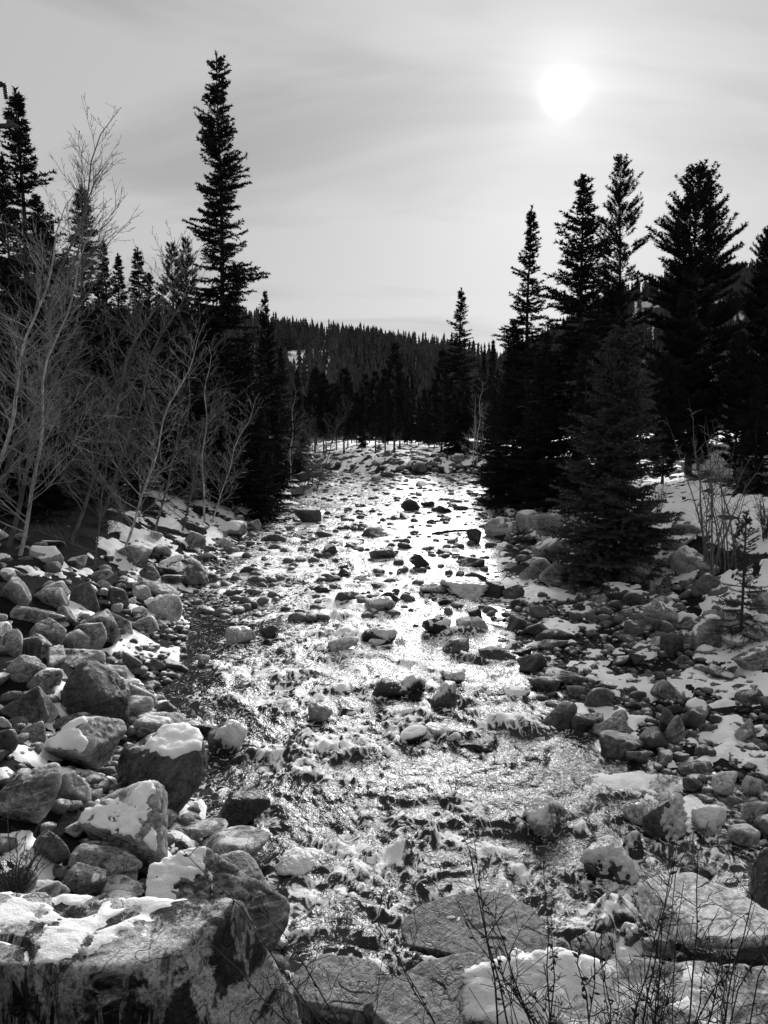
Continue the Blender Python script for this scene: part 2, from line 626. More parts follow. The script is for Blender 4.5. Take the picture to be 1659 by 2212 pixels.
def rock_shape(seed, dims, sub, p=26, planes=11, rough=0.05, strata=0.03, flat_top=0.0, tilt=0.0, extra=()):
    rs = np.random.RandomState(seed)
    D, Fc = ico(sub)
    n = rs.randn(planes, 3)
    n /= np.linalg.norm(n, axis=1)[:, None]
    h = rs.uniform(0.52, 1.0, planes)
    if flat_top:
        n = np.vstack([n, [[rs.uniform(-.12, .12), rs.uniform(-.25, .0), 1]]])
        n[-1] /= np.linalg.norm(n[-1])
        h = np.append(h, 1 - flat_top)
    for (en, eh) in extra:
        en = np.array(en, float)
        n = np.vstack([n, en / np.linalg.norm(en)])
        h = np.append(h, eh)
    q = np.clip(D @ n.T, 0, None) / h[None]
    rf = ((q ** p).sum(1) + 0.68 ** p) ** (-1.0 / p)
    V = D * rf[:, None]
    V = V - (V.max(0) + V.min(0)) / 2
    V = V / ((V.max(0) - V.min(0)) / 2)
    size = max(dims)
    V = V * np.array(dims)
    ofs = rs.uniform(-50, 50, 3)
    fr = 1.6 / size
    d = rough * size * fbm3(V * fr + ofs, 4 if sub < 5 else 6, 0.55)
    if strata:
        ax = rs.randn(3)
        ax /= np.linalg.norm(ax)
        w = (V @ ax) / size * rs.uniform(3, 6) + 0.8 * noise3(V * fr * 0.8 + ofs)
        saw = np.abs((w % 1.0) - 0.3)
        d = d + strata * size * (np.minimum(saw * 3, 1) - 0.6)
    if sub >= 5:
        rd = 1 - np.abs(noise3(V * fr * 1.6 + ofs * 0.7))
        d = d - 0.05 * size * np.clip(rd - 0.9, 0, 1) * 6
    V = V + D * d[:, None]
    if tilt:
        c, s = math.cos(tilt), math.sin(tilt)
        R = np.array([[c, 0, s], [0, 1, 0], [-s, 0, c]])
        V = V @ R.T
        mx, mn = V.max(0), V.min(0)
        V = V - (mx + mn) / 2
        V = V * np.array([2 * dims[0] / (mx - mn)[0], 1, 2 * dims[2] / (mx - mn)[2]])
    return V, Fc


def cap_mesh(name, V, Fc, direc, thr, seed, thick, mat, soft=0.45, nz=0.36, zmin=None, freq=2.2):
    """a crust of snow or ice lying on part of a rock"""
    vn = vert_normals(V, Fc)
    size = np.abs(V).max()
    dv = np.array(direc, float)
    dv /= np.linalg.norm(dv)
    pn = V / size
    m = 0.7 * (vn @ dv) + 0.3 * (pn @ dv) - thr + nz * fbm3(V * freq / size + seed * 3.7, 6, 0.55)
    if zmin is not None:
        m = np.minimum(m, (V[:, 2] / size - zmin) * 3)
    t = thick * np.sqrt(np.clip(m / soft, 0, 1)) + np.where(m < 0, -0.15 * thick + m * 0.15, 0.0)
    lump = 1 + 0.35 * noise3(V * 5 / size + seed)
    V2 = V + vn * (t * lump)[:, None] + np.array([0, 0, 1]) * (np.clip(t, 0, None) * 0.4)[:, None]
    keep = (m[Fc] > -0.03).any(1)
    f = Fc[keep]
    if len(f) < 6:
        return None
    lab = np.arange(len(V))
    for _ in range(200):
        mn = lab[f].min(1)
        new = lab.copy()
        for c in range(3):
            np.minimum.at(new, f[:, c], mn)
        new = new[new]
        if (new == lab).all():
            break
        lab = new
    fl = lab[f[:, 0]]
    out = []
    ids, cnts = np.unique(fl, return_counts=True)
    for i_ in ids[np.argsort(-cnts)][:3]:
        ff = f[fl == i_]
        if len(ff) < 0.012 * len(Fc) and out:
            continue
        idx, inv = np.unique(ff, return_inverse=True)
        out.append(mk_mesh(name, V2[idx], inv.reshape(-1, 3), mat))
    return out


ROCKS = []          # (x, y, radius, is_instream)
LANDMARKS = []      # (phrase, x, y)


def place_rock(name, V, Fc, mat, loc, rz, label, group, snow=None, ice=None, seed=0):
    o = link(name, mk_mesh(name, V, Fc, mat), None, loc, (0, 0, rz))
    tag(o, label, 'rock', group)
    if snow:
        s = dict(direc=(0, -0.12, 1), thr=0.55, thick=0.05)
        s.update(snow)
        s['thick'] *= 0.55
        me = cap_mesh('snow_cap', V, Fc, s['direc'], s['thr'], seed, s['thick'], M['snow'], zmin=s.get('zmin'))
        for me_ in me or []:
            link('snow_cap', me_, o)
    if ice:
        s = dict(direc=(0, -0.5, 0.6), thr=0.35, thick=0.05)
        s.update(ice)
        s['thick'] *= 0.5
        s['thr'] += 0.24
        me = cap_mesh('ice_crust', V, Fc, s['direc'], s['thr'], seed + 5, s['thick'], M['ice'], zmin=s.get('zmin'), freq=3.4, nz=0.55)
        for me_ in me or []:
            link('ice_crust', me_, o)
    return o


TONE = {'grey': 'grey', 'pale': 'pale', 'dark': 'dark', 'wet': 'wet black', 'streak': 'streaked', 'sand': 'pale', 'mottle': 'mottled', 'slab': 'dark'}
AUTO = []


def hero(x0, x1, top, bot, mat='grey', label=None, lm=None, snow=None, ice=None, tilt=0.0, deep=0.75, flat=0.0, p=46, sink=0.3, base=None, rough=0.04, name=None, ht=None, z=None, extra=(), strata=0.018, cuts=None):
    """a rock measured in the photograph: left, right, top and bottom of what shows of it"""
    u, w, hpx = (x0 + x1) / 2, x1 - x0, bot - top
    if z is None:
        P = hit_ground(u, bot)
    else:
        P = hit_plane(u, bot, z)
    d = (P - np.array([0, 0, CAM_Z])) @ FWD
    wm, hm = w / F0 * d, hpx / F0 * d
    a = wm / 2
    b = a * deep
    phi = math.atan2(CAM_Z - P[2], P[1])
    vis = (hm - b * 1.1 * math.sin(phi)) / math.cos(phi)
    vis = max(vis, 0.35 * hm, 0.16 * wm)
    if ht:
        vis = ht
    c = vis * (1 + sink) / 2
    seed = int(x0 * 7 + bot * 13) % 100000
    sub = 6 if w > 250 else 5 if w > 78 else 4
    V, Fc = rock_shape(seed, (a, b, c), sub, p, cuts if cuts is not None else 9 if p > 12 else 15, rough, strata, flat, tilt, extra)
    loc = (P[0], P[1] + b * 0.9, P[2] + vis - c)
    inwater = xl(P[1]) < P[0] < xr(P[1])
    if name is None:
        name = 'boulder' if wm > 0.55 else 'stone'
    o = place_rock(name, V, Fc, M[mat], loc, 0, label or '', None, snow, ice, seed)
    ROCKS.append((loc[0], loc[1], a, b, inwater))
    if lm:
        LANDMARKS.append((lm, loc[0], loc[1]))
    if not label:
        AUTO.append((o, mat, a, b, c, bool(snow), bool(ice), inwater))
    return o


S = lambda thr=0.5, thick=0.045, d=(0, -0.15, 1), zmin=None: dict(thr=thr, thick=thick, direc=d, zmin=zmin)

# --- left foreground
hero(-330, 625, 2020, 2600, 'streak', 'huge dark boulder with pale vertical streaks filling the lower corner', 'huge streaked boulder', ht=1.27, z=0.0, p=40, deep=0.34, snow=S(0.92, 0.022, (-0.1, 0.3, 1)), rough=0.022, strata=0.008, cuts=0, extra=[((0.03, -0.05, 1), 0.6), ((0, -1, 0.08), 0.5), ((1, -0.3, 0.3), 0.82), ((-1, 0, 0), 0.9), ((0, 1, 0.2), 0.8), ((0.35, -0.6, 0.75), 0.80), ((-0.5, -0.6, 0.6), 0.85)])
hero(285, 612, 1858, 2125, 'grey', 'large sloping boulder with a melted snow sheet, behind the huge streaked boulder', 'sloping snow-sheeted boulder', snow=S(0.62, 0.05, (-0.45, -0.75, 0.75)), deep=0.7, tilt=0.3, p=18)
hero(122, 282, 1950, 2010, 'grey', 'flat rectangular grey block resting behind the huge streaked boulder', 'flat rectangular block', flat=0.3, p=22)
hero(208, 306, 1908, 1965, 'pale', 'pale squared block wedged behind the flat rectangular block', flat=0.2)
hero(136, 220, 1890, 1952, 'dark', 'small dark rounded stone sitting on pale blocks beside the dry left shrub', p=8)
hero(118, 222, 1866, 1925, 'pale', 'pale speckled boulder right behind the small dark rounded stone')
hero(148, 302, 1824, 1915, 'grey', 'speckled grey boulder below the snow-faced boulder', None, p=16)
hero(238, 292, 1880, 1930, 'grey', 'small pointed stone tucked beneath the speckled grey boulder', tilt=-0.4)
hero(138, 358, 1708, 1885, 'grey', 'big pale-faced boulder carrying a square white snow sheet on its front', 'big snow-faced boulder', snow=S(0.72, 0.05, (-0.25, -0.72, 0.62)), deep=0.75, p=18)
hero(-40, 116, 1660, 1780, 'grey', 'smooth rounded grey boulder cut by the picture edge above the dry shrub', 'smooth rounded edge boulder', p=9, rough=0.025)
hero(104, 182, 1668, 1742, 'grey', 'small layered boulder between the smooth boulder and the snow-faced one')
hero(56, 238, 1550, 1672, 'grey', 'tilted slab boulder with a long white snow streak down its face', 'tilted snow-streaked slab', tilt=-0.55, snow=S(0.66, 0.045, (-0.5, -0.6, 0.7)), p=18)
hero(240, 384, 1543, 1602, 'pale', 'pale domed rock crest above the big dark cleft boulder', p=10, snow=S(0.86, 0.04))
hero(228, 432, 1585, 1760, 'dark', 'big dark cleft boulder at the water edge with a curling snow rim', 'big dark cleft boulder', snow=S(0.70, 0.06, (0.35, 0.1, 1)), flat=0.25, p=16, deep=0.8, rough=0.07)
hero(448, 578, 1722, 1804, 'wet', 'wet black wedge-shaped rock standing in the stream by the left bank', 'wet black wedge rock', p=20, flat=0.2, tilt=0.15)
hero(374, 488, 1776, 1824, 'grey', 'flat tapering rock pointing out below the wet black wedge', tilt=-0.3)
hero(370, 432, 1814, 1852, 'dark', 'small dark stone under the flat tapering rock')
hero(388, 576, 1794, 1886, 'grey', 'long rounded boulder at the water line below the wet black wedge', 'long rounded shoreline boulder', tilt=-0.35, p=10)
hero(438, 578, 1856, 1972, 'grey', 'layered boulder dipping into the water beside the sloping snow-sheeted boulder', tilt=0.35, p=18)
hero(444, 522, 1560, 1636, 'dark', 'upright ice-sheathed rock in the current off the cleft boulder', 'upright ice-sheathed rock', ice=dict(thr=0.2, direc=(0.6, -0.5, 0.5), thick=0.035), deep=0.9, p=10)
hero(374, 474, 1556, 1592, 'wet', 'low dark ledge rimmed with ice behind the big dark cleft boulder', ice=dict(thr=0.4, direc=(0, 0.1, 1), thick=0.04))
hero(592, 682, 1856, 1900, 'dark', 'single long white-topped stone in open water near the left bank', snow=S(0.25, 0.05), tilt=-0.4, p=9)
hero(606, 860, 2100, 2240, 'slab', 'broad flat slab at the bottom edge just past the huge streaked boulder', 'broad bottom-edge slab', deep=0.8, ht=0.16, z=0.0, rough=0.02, strata=0.006, cuts=6, extra=[((0.05, -0.15, 1), 0.4)])
hero(-20, 70, 1880, 1960, 'grey', 'grey boulder half hidden by the dry left shrub')
hero(20, 130, 1925, 2005, 'pale', 'pale block between the dry shrub and the huge streaked boulder', flat=0.2)
hero(60, 140, 1800, 1870, 'dark', 'dark stone in snow above the dry left shrub')
hero(545, 605, 1968, 2010, 'dark', 'small ice-glazed stone at the water edge by the sloping boulder', ice=dict(thr=0.1, direc=(0.3, -0.4, 0.8), thick=0.03))
hero(560, 620, 2025, 2065, 'dark', 'low ice-covered stone in the water above the streaked boulder', ice=dict(thr=0.0, direc=(0.3, -0.4, 0.8), thick=0.03))
# --- left middle bank
hero(-10, 56, 1244, 1308, 'grey')
hero(62, 142, 1268, 1316, 'grey')
hero(20, 134, 1303, 1348, 'grey', tilt=0.1)
hero(120, 164, 1308, 1354, 'grey')
hero(142, 206, 1254, 1318, 'dark')
hero(221, 276, 1268, 1312, 'dark', tilt=0.5)
hero(285, 325, 1263, 1301, 'pale', 'round pale boulder with a white snow spot near the still dark pool', 'pale snow-spotted boulder', snow=S(0.8, 0.03, (0, -0.6, 0.7)), p=8)
hero(309, 383, 1286, 1341, 'pale', 'large pale angular boulder with a snow strip beside the still dark pool', 'large pale poolside boulder', snow=S(0.72, 0.04, (-0.5, -0.4, 0.8)), p=18)
hero(163, 255, 1316, 1386, 'grey', 'long tilted grey slab leaning among bank boulders above the snow gully', 'long tilted bank slab', tilt=0.6)
hero(146, 228, 1347, 1418, 'grey', 'coarse triangular boulder leaning below the long tilted bank slab', tilt=0.35, p=18)
hero(60, 140, 1335, 1402, 'grey', tilt=0.3)
hero(120, 188, 1360, 1414, 'pale', tilt=0.35)
hero(104, 212, 1402, 1450, 'grey', 'long low layered boulder above the big dark overhanging boulder', tilt=0.15)
hero(-8, 40, 1358, 1414, 'pale', 'pale cracked boulder with crossing white veins at the picture edge')
hero(28, 85, 1374, 1428, 'dark')
hero(-6, 88, 1410, 1478, 'pale', 'pale banded boulder with slanting stripes at the left edge', 'pale banded boulder', tilt=-0.4)
hero(48, 124, 1447, 1504, 'grey', 'squat boulder with a thin snow top beside the pale banded boulder', snow=S(0.75, 0.03))
hero(106, 262, 1426, 1570, 'dark', 'biggest dark overhanging boulder of the left bank, deeply shadowed below', 'big dark overhanging boulder', tilt=0.45, deep=0.8, p=14, rough=0.07)
hero(238, 335, 1468, 1536, 'grey', tilt=0.5)
hero(-8, 100, 1487, 1574, 'dark', 'dark angular boulder with white veins and a snow spot at the edge', snow=S(0.9, 0.03, (-0.5, -0.5, 0.6)), p=20)
hero(100, 188, 1500, 1547, 'pale', 'pale cube-like boulder with a thin snow lid under the overhanging boulder', snow=S(0.78, 0.03), flat=0.3, p=22)
hero(66, 116, 1502, 1560, 'pale')
hero(94, 188, 1543, 1582, 'grey', tilt=-0.1)
hero(250, 322, 1506, 1560, 'pale', 'pale speckled dome boulder at the foot of the overhanging boulder', p=9)
hero(320, 380, 1519, 1556, 'dark', tilt=-0.15)
hero(28, 98, 1560, 1615, 'grey')
hero(-30, 30, 1575, 1640, 'dark')
hero(213, 270, 1436, 1470, 'grey', tilt=0.3)
hero(257, 303, 1408, 1456, 'dark', 'square dark stone set in a snow patch on the left bank', 'square dark stone in snow')
hero(303, 354, 1424, 1450, 'dark')
hero(350, 404, 1427, 1456, 'dark', tilt=0.35)
hero(425, 452, 1415, 1438, 'pale', 'small pale ice-glazed stone off the left bank', ice=dict(thr=0.0, thick=0.02, direc=(0, 0, 1)))
hero(234, 322, 1175, 1219, 'grey', 'broad snow-patched boulder at the foot of the bare trees', 'broad snow-patched boulder', snow=S(0.72, 0.04), p=18)
hero(315, 442, 1200, 1258, 'dark', 'large dark boulder with a snow shoulder at the bend', 'large dark snow-shouldered boulder', tilt=0.3, snow=S(0.74, 0.05, (-0.5, -0.2, 0.8)))
hero(297, 340, 1220, 1255, 'dark')
hero(317, 368, 1177, 1204, 'grey', snow=S(0.7, 0.04))
hero(460, 527, 1129, 1159, 'grey', 'flat boulder under a thick white snow pillow on the left shore', 'snow-pillowed shore boulder', snow=S(0.4, 0.09))
hero(194, 242, 1229, 1261, 'grey')
hero(260, 380, 1250, 1299, 'grey', tilt=0.35)
hero(231, 285, 1324, 1368, 'grey')
hero(288, 322, 1328, 1354, 'dark')
hero(281, 312, 1312, 1336, 'grey')
hero(420, 470, 1232, 1262, 'dark', snow=S(0.6, 0.04))
hero(483, 550, 1354, 1392, 'pale', 'pale ice-glazed dome rock at the lip of the dark pool', 'ice-glazed pool-lip rock', ice=dict(thr=0.35, thick=0.02, direc=(0.2, 0, 1)), p=9)
hero(560, 600, 1352, 1384, 'wet')
# --- stream
hero(632, 694, 1096, 1130, 'dark', 'big dark flat-topped rock in shallow water near the far left shore', 'far dark flat-topped rock', flat=0.2)
hero(866, 908, 1076, 1104, 'wet', 'dark pyramid rock in midstream, far up the rapids', 'far midstream pyramid rock', p=18)
hero(908, 940, 1080, 1096, 'wet')
hero(798, 858, 1184, 1209, 'dark', 'flat-topped oval rock alone in bright midstream water', 'flat-topped midstream rock', flat=0.35)
hero(884, 929, 1196, 1229, 'wet', 'dark hooded rock with an icy toe in midstream', 'dark hooded rock', ice=dict(thr=0.6, direc=(-0.9, -0.2, 0.2), thick=0.05))
hero(858, 892, 1172, 1187, 'dark')
hero(992, 1050, 1204, 1228, 'dark', snow=S(0.85, 0.03))
hero(1009, 1042, 1142, 1176, 'wet', 'upright black rock with a hanging ice apron near the right shore', 'upright black iced rock', ice=dict(thr=0.75, direc=(0.2, -0.9, -0.1), thick=0.03))
hero(1002, 1054, 1235, 1262, 'wet', 'low dark rock just above the white ice mound')
hero(908, 972, 1261, 1287, 'grey', 'smooth grey ice-glazed rock joined to the white ice mound', ice=dict(thr=0.3, thick=0.03, direc=(0, 0, 1)), p=8)
hero(955, 1055, 1255, 1293, 'dark', 'rock buried in a lumpy white ice mound in midstream', 'white ice mound', ice=dict(thr=-0.25, direc=(0, -0.5, 0.7), thick=0.10))
hero(1040, 1095, 1255, 1293, 'wet', 'dark pointed rock at the shoreward end of the white ice mound')
hero(1088, 1137, 1262, 1297, 'dark', 'dark angular rock beside the shoreline snow shelf')
hero(728, 764, 1228, 1247, 'wet')
hero(698, 735, 1242, 1261, 'dark')
hero(720, 768, 1276, 1304, 'dark', 'low rock with an ice bib in the broken water', ice=dict(thr=0.6, direc=(0.3, -0.8, 0.3), thick=0.03))
hero(670, 715, 1262, 1282, 'wet')
hero(788, 855, 1289, 1323, 'grey', 'ice-crusted striped rock in midstream', 'ice-crusted striped rock', ice=dict(thr=0.25, thick=0.035, direc=(0.1, -0.3, 0.9)))
hero(820, 860, 1277, 1302, 'wet')
hero(912, 975, 1330, 1371, 'wet', 'round black rock with a bright snow patch on its side in midstream', 'round black snow-patched rock', snow=S(0.7, 0.03, (0.6, -0.6, 0.5)), p=9)
hero(986, 1058, 1334, 1367, 'pale', 'flat pale rock next to the round black snow-patched rock', flat=0.3, ice=dict(thr=0.7, thick=0.02, direc=(0, -0.6, 0.5)))
hero(958, 1017, 1383, 1413, 'dark', 'dark barrel-shaped rock with an icy end in shallow water', 'dark barrel-shaped rock', ice=dict(thr=0.6, direc=(-0.9, -0.2, 0.3), thick=0.02), flat=0.2)
hero(778, 855, 1357, 1393, 'wet', 'black rock under a draped lumpy ice hood in midstream', 'ice-hooded black rock', ice=dict(thr=0.15, direc=(0.4, -0.3, 0.9), thick=0.06))
hero(706, 775, 1375, 1411, 'pale', 'smooth pale whale-backed rock in the rapids', 'pale whale-backed rock', p=7, rough=0.02, tilt=-0.25)
hero(797, 832, 1383, 1398, 'pale', 'small white ice cake below the ice-hooded black rock', ice=dict(thr=-0.5, thick=0.03, direc=(0, 0, 1)))
hero(803, 880, 1467, 1507, 'wet', 'dark domed rock with a white ice shoulder in the middle rapids', 'dark domed rapids rock', ice=dict(thr=0.6, direc=(0.85, -0.2, 0.5), thick=0.05), p=9)
hero(868, 918, 1464, 1500, 'dark', 'lumpy ice knob attached to the dark domed rapids rock', ice=dict(thr=-0.3, thick=0.06, direc=(0, 0, 1)))
hero(930, 990, 1482, 1529, 'dark', 'frosted block with dripping ice in the middle rapids', 'frosted dripping block', ice=dict(thr=0.1, thick=0.05, direc=(0, 0.1, 1)), flat=0.2)
hero(956, 1004, 1452, 1477, 'dark', 'low rock wholly capped with white ice, shoreward of the domed rapids rock', ice=dict(thr=-0.3, thick=0.06, direc=(0, 0, 1)))
hero(664, 718, 1519, 1558, 'grey', 'angular pale-topped rock parting the white water', 'angular white-water rock', ice=dict(thr=0.55, thick=0.02, direc=(0, -0.3, 1)), p=18)
hero(864, 898, 1533, 1556, 'dark', 'uppermost small icy stone of the midstream stone chain', snow=S(0.2, 0.03), tilt=-0.3)
hero(868, 918, 1549, 1569, 'dark', 'white-crusted finger stone in the midstream stone chain', 'icy stone chain', snow=S(0.1, 0.03), p=8)
hero(862, 922, 1574, 1608, 'dark', 'lowest frosted elongated stone of the midstream stone chain', snow=S(0.15, 0.035), tilt=-0.4, p=8)
hero(916, 962, 1569, 1598, 'pale', 'flat ice plate touching the lowest stone of the midstream chain', ice=dict(thr=-0.4, thick=0.02, direc=(0, 0, 1)), flat=0.5)
hero(966, 994, 1586, 1606, 'pale', 'small round ice cake beside the midstream stone chain', ice=dict(thr=-0.4, thick=0.03, direc=(0, 0, 1)))
hero(995, 1085, 1602, 1628, 'wet', 'barely awash dark rock with an icy tip in the lower rapids', ice=dict(thr=0.7, direc=(0.8, 0, 0.6), thick=0.03))
hero(1090, 1148, 1490, 1512, 'dark', 'flat snow-dusted stone off the gravel bar point', snow=S(0.2, 0.03), flat=0.4)
hero(1046, 1108, 1494, 1512, 'wet')
# --- right shore and bar
hero(1048, 1117, 1116, 1157, 'pale', 'pale wedge boulder with snow on top at the right shore', 'pale right-shore wedge', snow=S(0.7, 0.05), tilt=-0.2)
hero(1116, 1175, 1104, 1147, 'pale', 'pale boulder with a broad snow top beneath the arching bare shrub', snow=S(0.6, 0.06))
hero(1167, 1231, 1212, 1267, 'pale', 'pale rounded boulder beside the foot of the young spruce', 'pale boulder by young spruce', p=9)
hero(1122, 1180, 1220, 1255, 'grey')
hero(1160, 1215, 1160, 1190, 'grey')
hero(1095, 1142, 1331, 1367, 'dark')
hero(1134, 1190, 1344, 1378, 'dark')
hero(1158, 1251, 1356, 1395, 'dark', 'broad low dark boulder at the head of the gravel bar', 'broad bar-head boulder', p=10)
hero(1164, 1233, 1383, 1409, 'dark')
hero(1036, 1117, 1399, 1429, 'dark', 'long dark rock with a snowy notch at the bar edge', snow=S(0.85, 0.03))
hero(1008, 1045, 1312, 1339, 'wet')
hero(1122, 1185, 1412, 1453, 'dark', tilt=-0.2)
hero(1178, 1299, 1443, 1480, 'dark', 'longest log-shaped rock lying across the gravel bar', 'log-shaped rock', p=10, tilt=0.12)
hero(1153, 1216, 1462, 1498, 'dark', p=10)
hero(1177, 1252, 1518, 1576, 'dark', 'large dark rounded rock at the water edge of the gravel bar', 'large bar-edge rock', p=10)
hero(1238, 1290, 1543, 1584, 'dark')
hero(1290, 1372, 1552, 1600, 'grey')
hero(1302, 1402, 1582, 1641, 'dark', 'biggest dark dome rock at the lower water edge of the gravel bar', 'big dark dome rock', p=10)
hero(1354, 1406, 1622, 1656, 'dark')
hero(1440, 1489, 1546, 1607, 'grey', 'upright egg-shaped stone on the gravel bar', 'upright egg-shaped stone', p=8)
hero(1424, 1462, 1531, 1584, 'dark', tilt=-0.3)
hero(1470, 1533, 1528, 1573, 'dark', 'dark slanting rock behind the upright egg-shaped stone', tilt=0.3)
hero(1590, 1650, 1562, 1610, 'pale', 'pale knobbly boulder on the gravel bar near the picture edge', 'pale knobbly bar boulder')
hero(1472, 1549, 1644, 1678, 'dark', 'flat dark finger stone low on the gravel bar', tilt=-0.15)
hero(1542, 1602, 1668, 1720, 'pale', 'pale rounded boulder low on the gravel bar', 'pale low-bar boulder', p=9)
hero(1480, 1522, 1680, 1715, 'dark')
hero(1498, 1580, 1330, 1407, 'grey', 'split-toned boulder with a snow cap on the right bank', 'split-toned snow-capped boulder', snow=S(0.66, 0.05, (-0.2, 0, 1)), p=18)
hero(1566, 1642, 1364, 1408, 'grey', 'grey layered boulder with a snow lid at the right bank', snow=S(0.72, 0.05), flat=0.2)
hero(1434, 1491, 1366, 1422, 'dark', 'dark diamond-shaped boulder above the still bar pool', 'dark diamond boulder', p=20)
hero(1397, 1475, 1294, 1360, 'grey', 'slanted grey slab with a snow edge above the bar', tilt=-0.45, snow=S(0.78, 0.04))
hero(1450, 1530, 1325, 1365, 'grey', snow=S(0.62, 0.05))
hero(1598, 1660, 1488, 1525, 'dark', 'dark smooth boulder on the bar close to the picture edge', p=8)
hero(1312, 1398, 1260, 1308, 'dark', 'dark block with a flat snow lid under the young spruce', 'snow-lidded dark block', snow=S(0.7, 0.05), flat=0.3)
hero(1350, 1412, 1275, 1317, 'dark', 'dark boulder with a thick snow cap beside the snow-lidded block', snow=S(0.6, 0.06))
hero(1260, 1312, 1268, 1298, 'dark')
hero(1500, 1570, 1240, 1285, 'dark', 'dark slanted boulder with a frosty rim below the bare willow', tilt=-0.4, snow=S(0.86, 0.03))
hero(1600, 1690, 1330, 1400, 'pale', 'pale boulder under snow at the picture edge above the bar', snow=S(0.6, 0.05))
hero(1600, 1700, 1395, 1450, 'grey', 'grey boulder below the snowy edge boulder on the right bank', snow=S(0.8, 0.04))
hero(1455, 1530, 1180, 1235, 'pale', 'pale cracked boulder on the slope behind the young spruce', snow=S(0.72, 0.04), tilt=-0.4)
hero(1460, 1550, 1108, 1160, 'pale', 'large pale slab with snow in its cracks below the snowfield', 'large pale slope slab', snow=S(0.62, 0.04, (0.2, -0.5, 0.8)), tilt=0.3)
hero(1440, 1510, 1155, 1190, 'grey', snow=S(0.6, 0.04))
# --- right foreground
hero(1140, 1247, 1730, 1807, 'pale', 'white frosted wedge rock in the current of the lower rapids', 'white frosted wedge rock', ice=dict(thr=0.1, thick=0.025, direc=(0.1, -0.2, 1)), p=16)
hero(1398, 1482, 1728, 1812, 'dark', 'dark squared rock wearing a smooth bulge of ice at the bar tip', 'ice-bulged dark rock', ice=dict(thr=0.35, direc=(0.6, -0.7, 0.1), thick=0.10), p=16)
hero(1508, 1576, 1750, 1812, 'pale', 'mound of frost-covered rock beside the ice-bulged dark rock', ice=dict(thr=-0.3, thick=0.05, direc=(0, 0, 1)), p=7)
hero(1272, 1376, 1834, 1916, 'dark', 'large rounded ice-capped rock in the lower rapids behind the twigs', 'large rounded ice-capped rock', ice=dict(thr=-0.1, thick=0.06, direc=(0, -0.2, 1)), p=9)
hero(1352, 1400, 1812, 1868, 'wet', 'narrow rock with a curl of ice above the rounded ice-capped rock', ice=dict(thr=0.3, thick=0.05, direc=(-0.3, 0, 1)), tilt=0.3)
hero(1354, 1408, 1742, 1784, 'pale', 'pale frost-topped stone next to the ice-bulged dark rock', ice=dict(thr=0.4, thick=0.03, direc=(0, 0, 1)), p=8)
hero(1580, 1650, 1786, 1836, 'pale', 'pale flat boulder at the lower end of the gravel bar', flat=0.3)
hero(1612, 1690, 1735, 1790, 'grey')
hero(1470, 1560, 1880, 1925, 'wet', 'dark rock half ringed by foam and ice near the grainy slab', ice=dict(thr=0.5, thick=0.04, direc=(0.8, -0.2, 0.5)))
hero(868, 1250, 1952, 2105, 'slab', 'wide flat dark slab awash in the stream behind the foreground twigs', 'wide awash slab', deep=0.7, ht=0.11, p=44, z=0.0, rough=0.025, strata=0.006, cuts=6, extra=[((-0.1, -0.25, 1), 0.4)])
hero(780, 1130, 2090, 2290, 'slab', 'wide cracked slab at the bottom middle edge', 'bottom-middle slab', deep=0.75, ht=0.2, p=44, z=0.05, rough=0.03, strata=0.006, cuts=6, extra=[((0.1, -0.2, 1), 0.45)])
hero(1430, 1740, 1862, 2060, 'sand', 'smooth pale grainy slab rising at the right edge of the stream', 'smooth grainy slab', deep=0.8, ht=0.16, p=44, rough=0.012, strata=0.0, z=0.2, cuts=5, extra=[((-0.1, -0.1, 1), 0.4)])
hero(1640, 1760, 1900, 1995, 'dark', 'dark rounded boulder cut by the edge on top of the grainy slab', ht=0.5, p=9)
hero(1180, 1880, 2050, 2420, 'mottle', 'broad pale mottled boulder behind the foreground twigs at the lower right corner', 'mottled corner boulder', deep=0.42, ht=0.42, p=44, z=0.55, snow=S(0.9, 0.03), rough=0.02, strata=0.006, cuts=6, extra=[((0, -0.2, 1), 0.5), ((0, -1, 0.3), 0.6)])
hero(1000, 1390, 2090, 2330, 'pale', 'snow-covered boulder under the foreground twigs at the bottom edge', 'snow-covered foreground boulder', snow=S(0.25, 0.07), ht=0.42, deep=0.5, z=0.55, rough=0.02, strata=0.0, extra=[((0, -0.3, 1), 0.5)])

hero(1240, 1330, 2030, 2092, 'pale', 'pale broken stone wedged above the snow-covered foreground boulder')
hero(1330, 1400, 2010, 2060, 'dark', 'dark broken stone between the awash slab and the mottled corner boulder', ice=dict(thr=0.3, thick=0.03, direc=(0, 0, 1)))
hero(1395, 1470, 2025, 2085, 'grey', 'grey broken stone at the foot of the smooth grainy slab', snow=S(0.6, 0.04))
hero(1090, 1180, 2075, 2130, 'grey', 'grey stone between the awash slab and the snow-covered foreground boulder', snow=S(0.7, 0.04))
# --- further stones scattered by the stream itself: shared shapes
rng = random.Random(11)
PROTO = []
for i in range(22):
    k = i % 4
    dims = [(1, 0.8, 0.62), (1, 0.85, 0.8), (1, 0.7, 0.42), (1, 0.62, 0.55)][k]
    V, Fc = rock_shape(900 + i * 17, dims, 4 if i < 10 else 3, [50, 24, 60, 34][k], 9, 0.04, 0.02, [0, 0, 0.2, 0][k], rng.uniform(-0.4, 0.4))
    cap = cap_mesh('snow_cap', V, Fc, (0, -0.1, 1), 0.62, i, 0.045, M['snow'])
    mats = {}
    for t in ('grey', 'pale', 'dark', 'wet'):
        mats[t] = mk_mesh('stone_' + t, V, Fc, M[t])
    PROTO.append((mats, cap, dims, k))


def free(x, y, r, k=0.75):
    for (rx, ry, a, b, _) in ROCKS:
        if abs(x - rx) < (a + r) * k and abs(y - ry) < (b + r) * k:
            return False
    return True


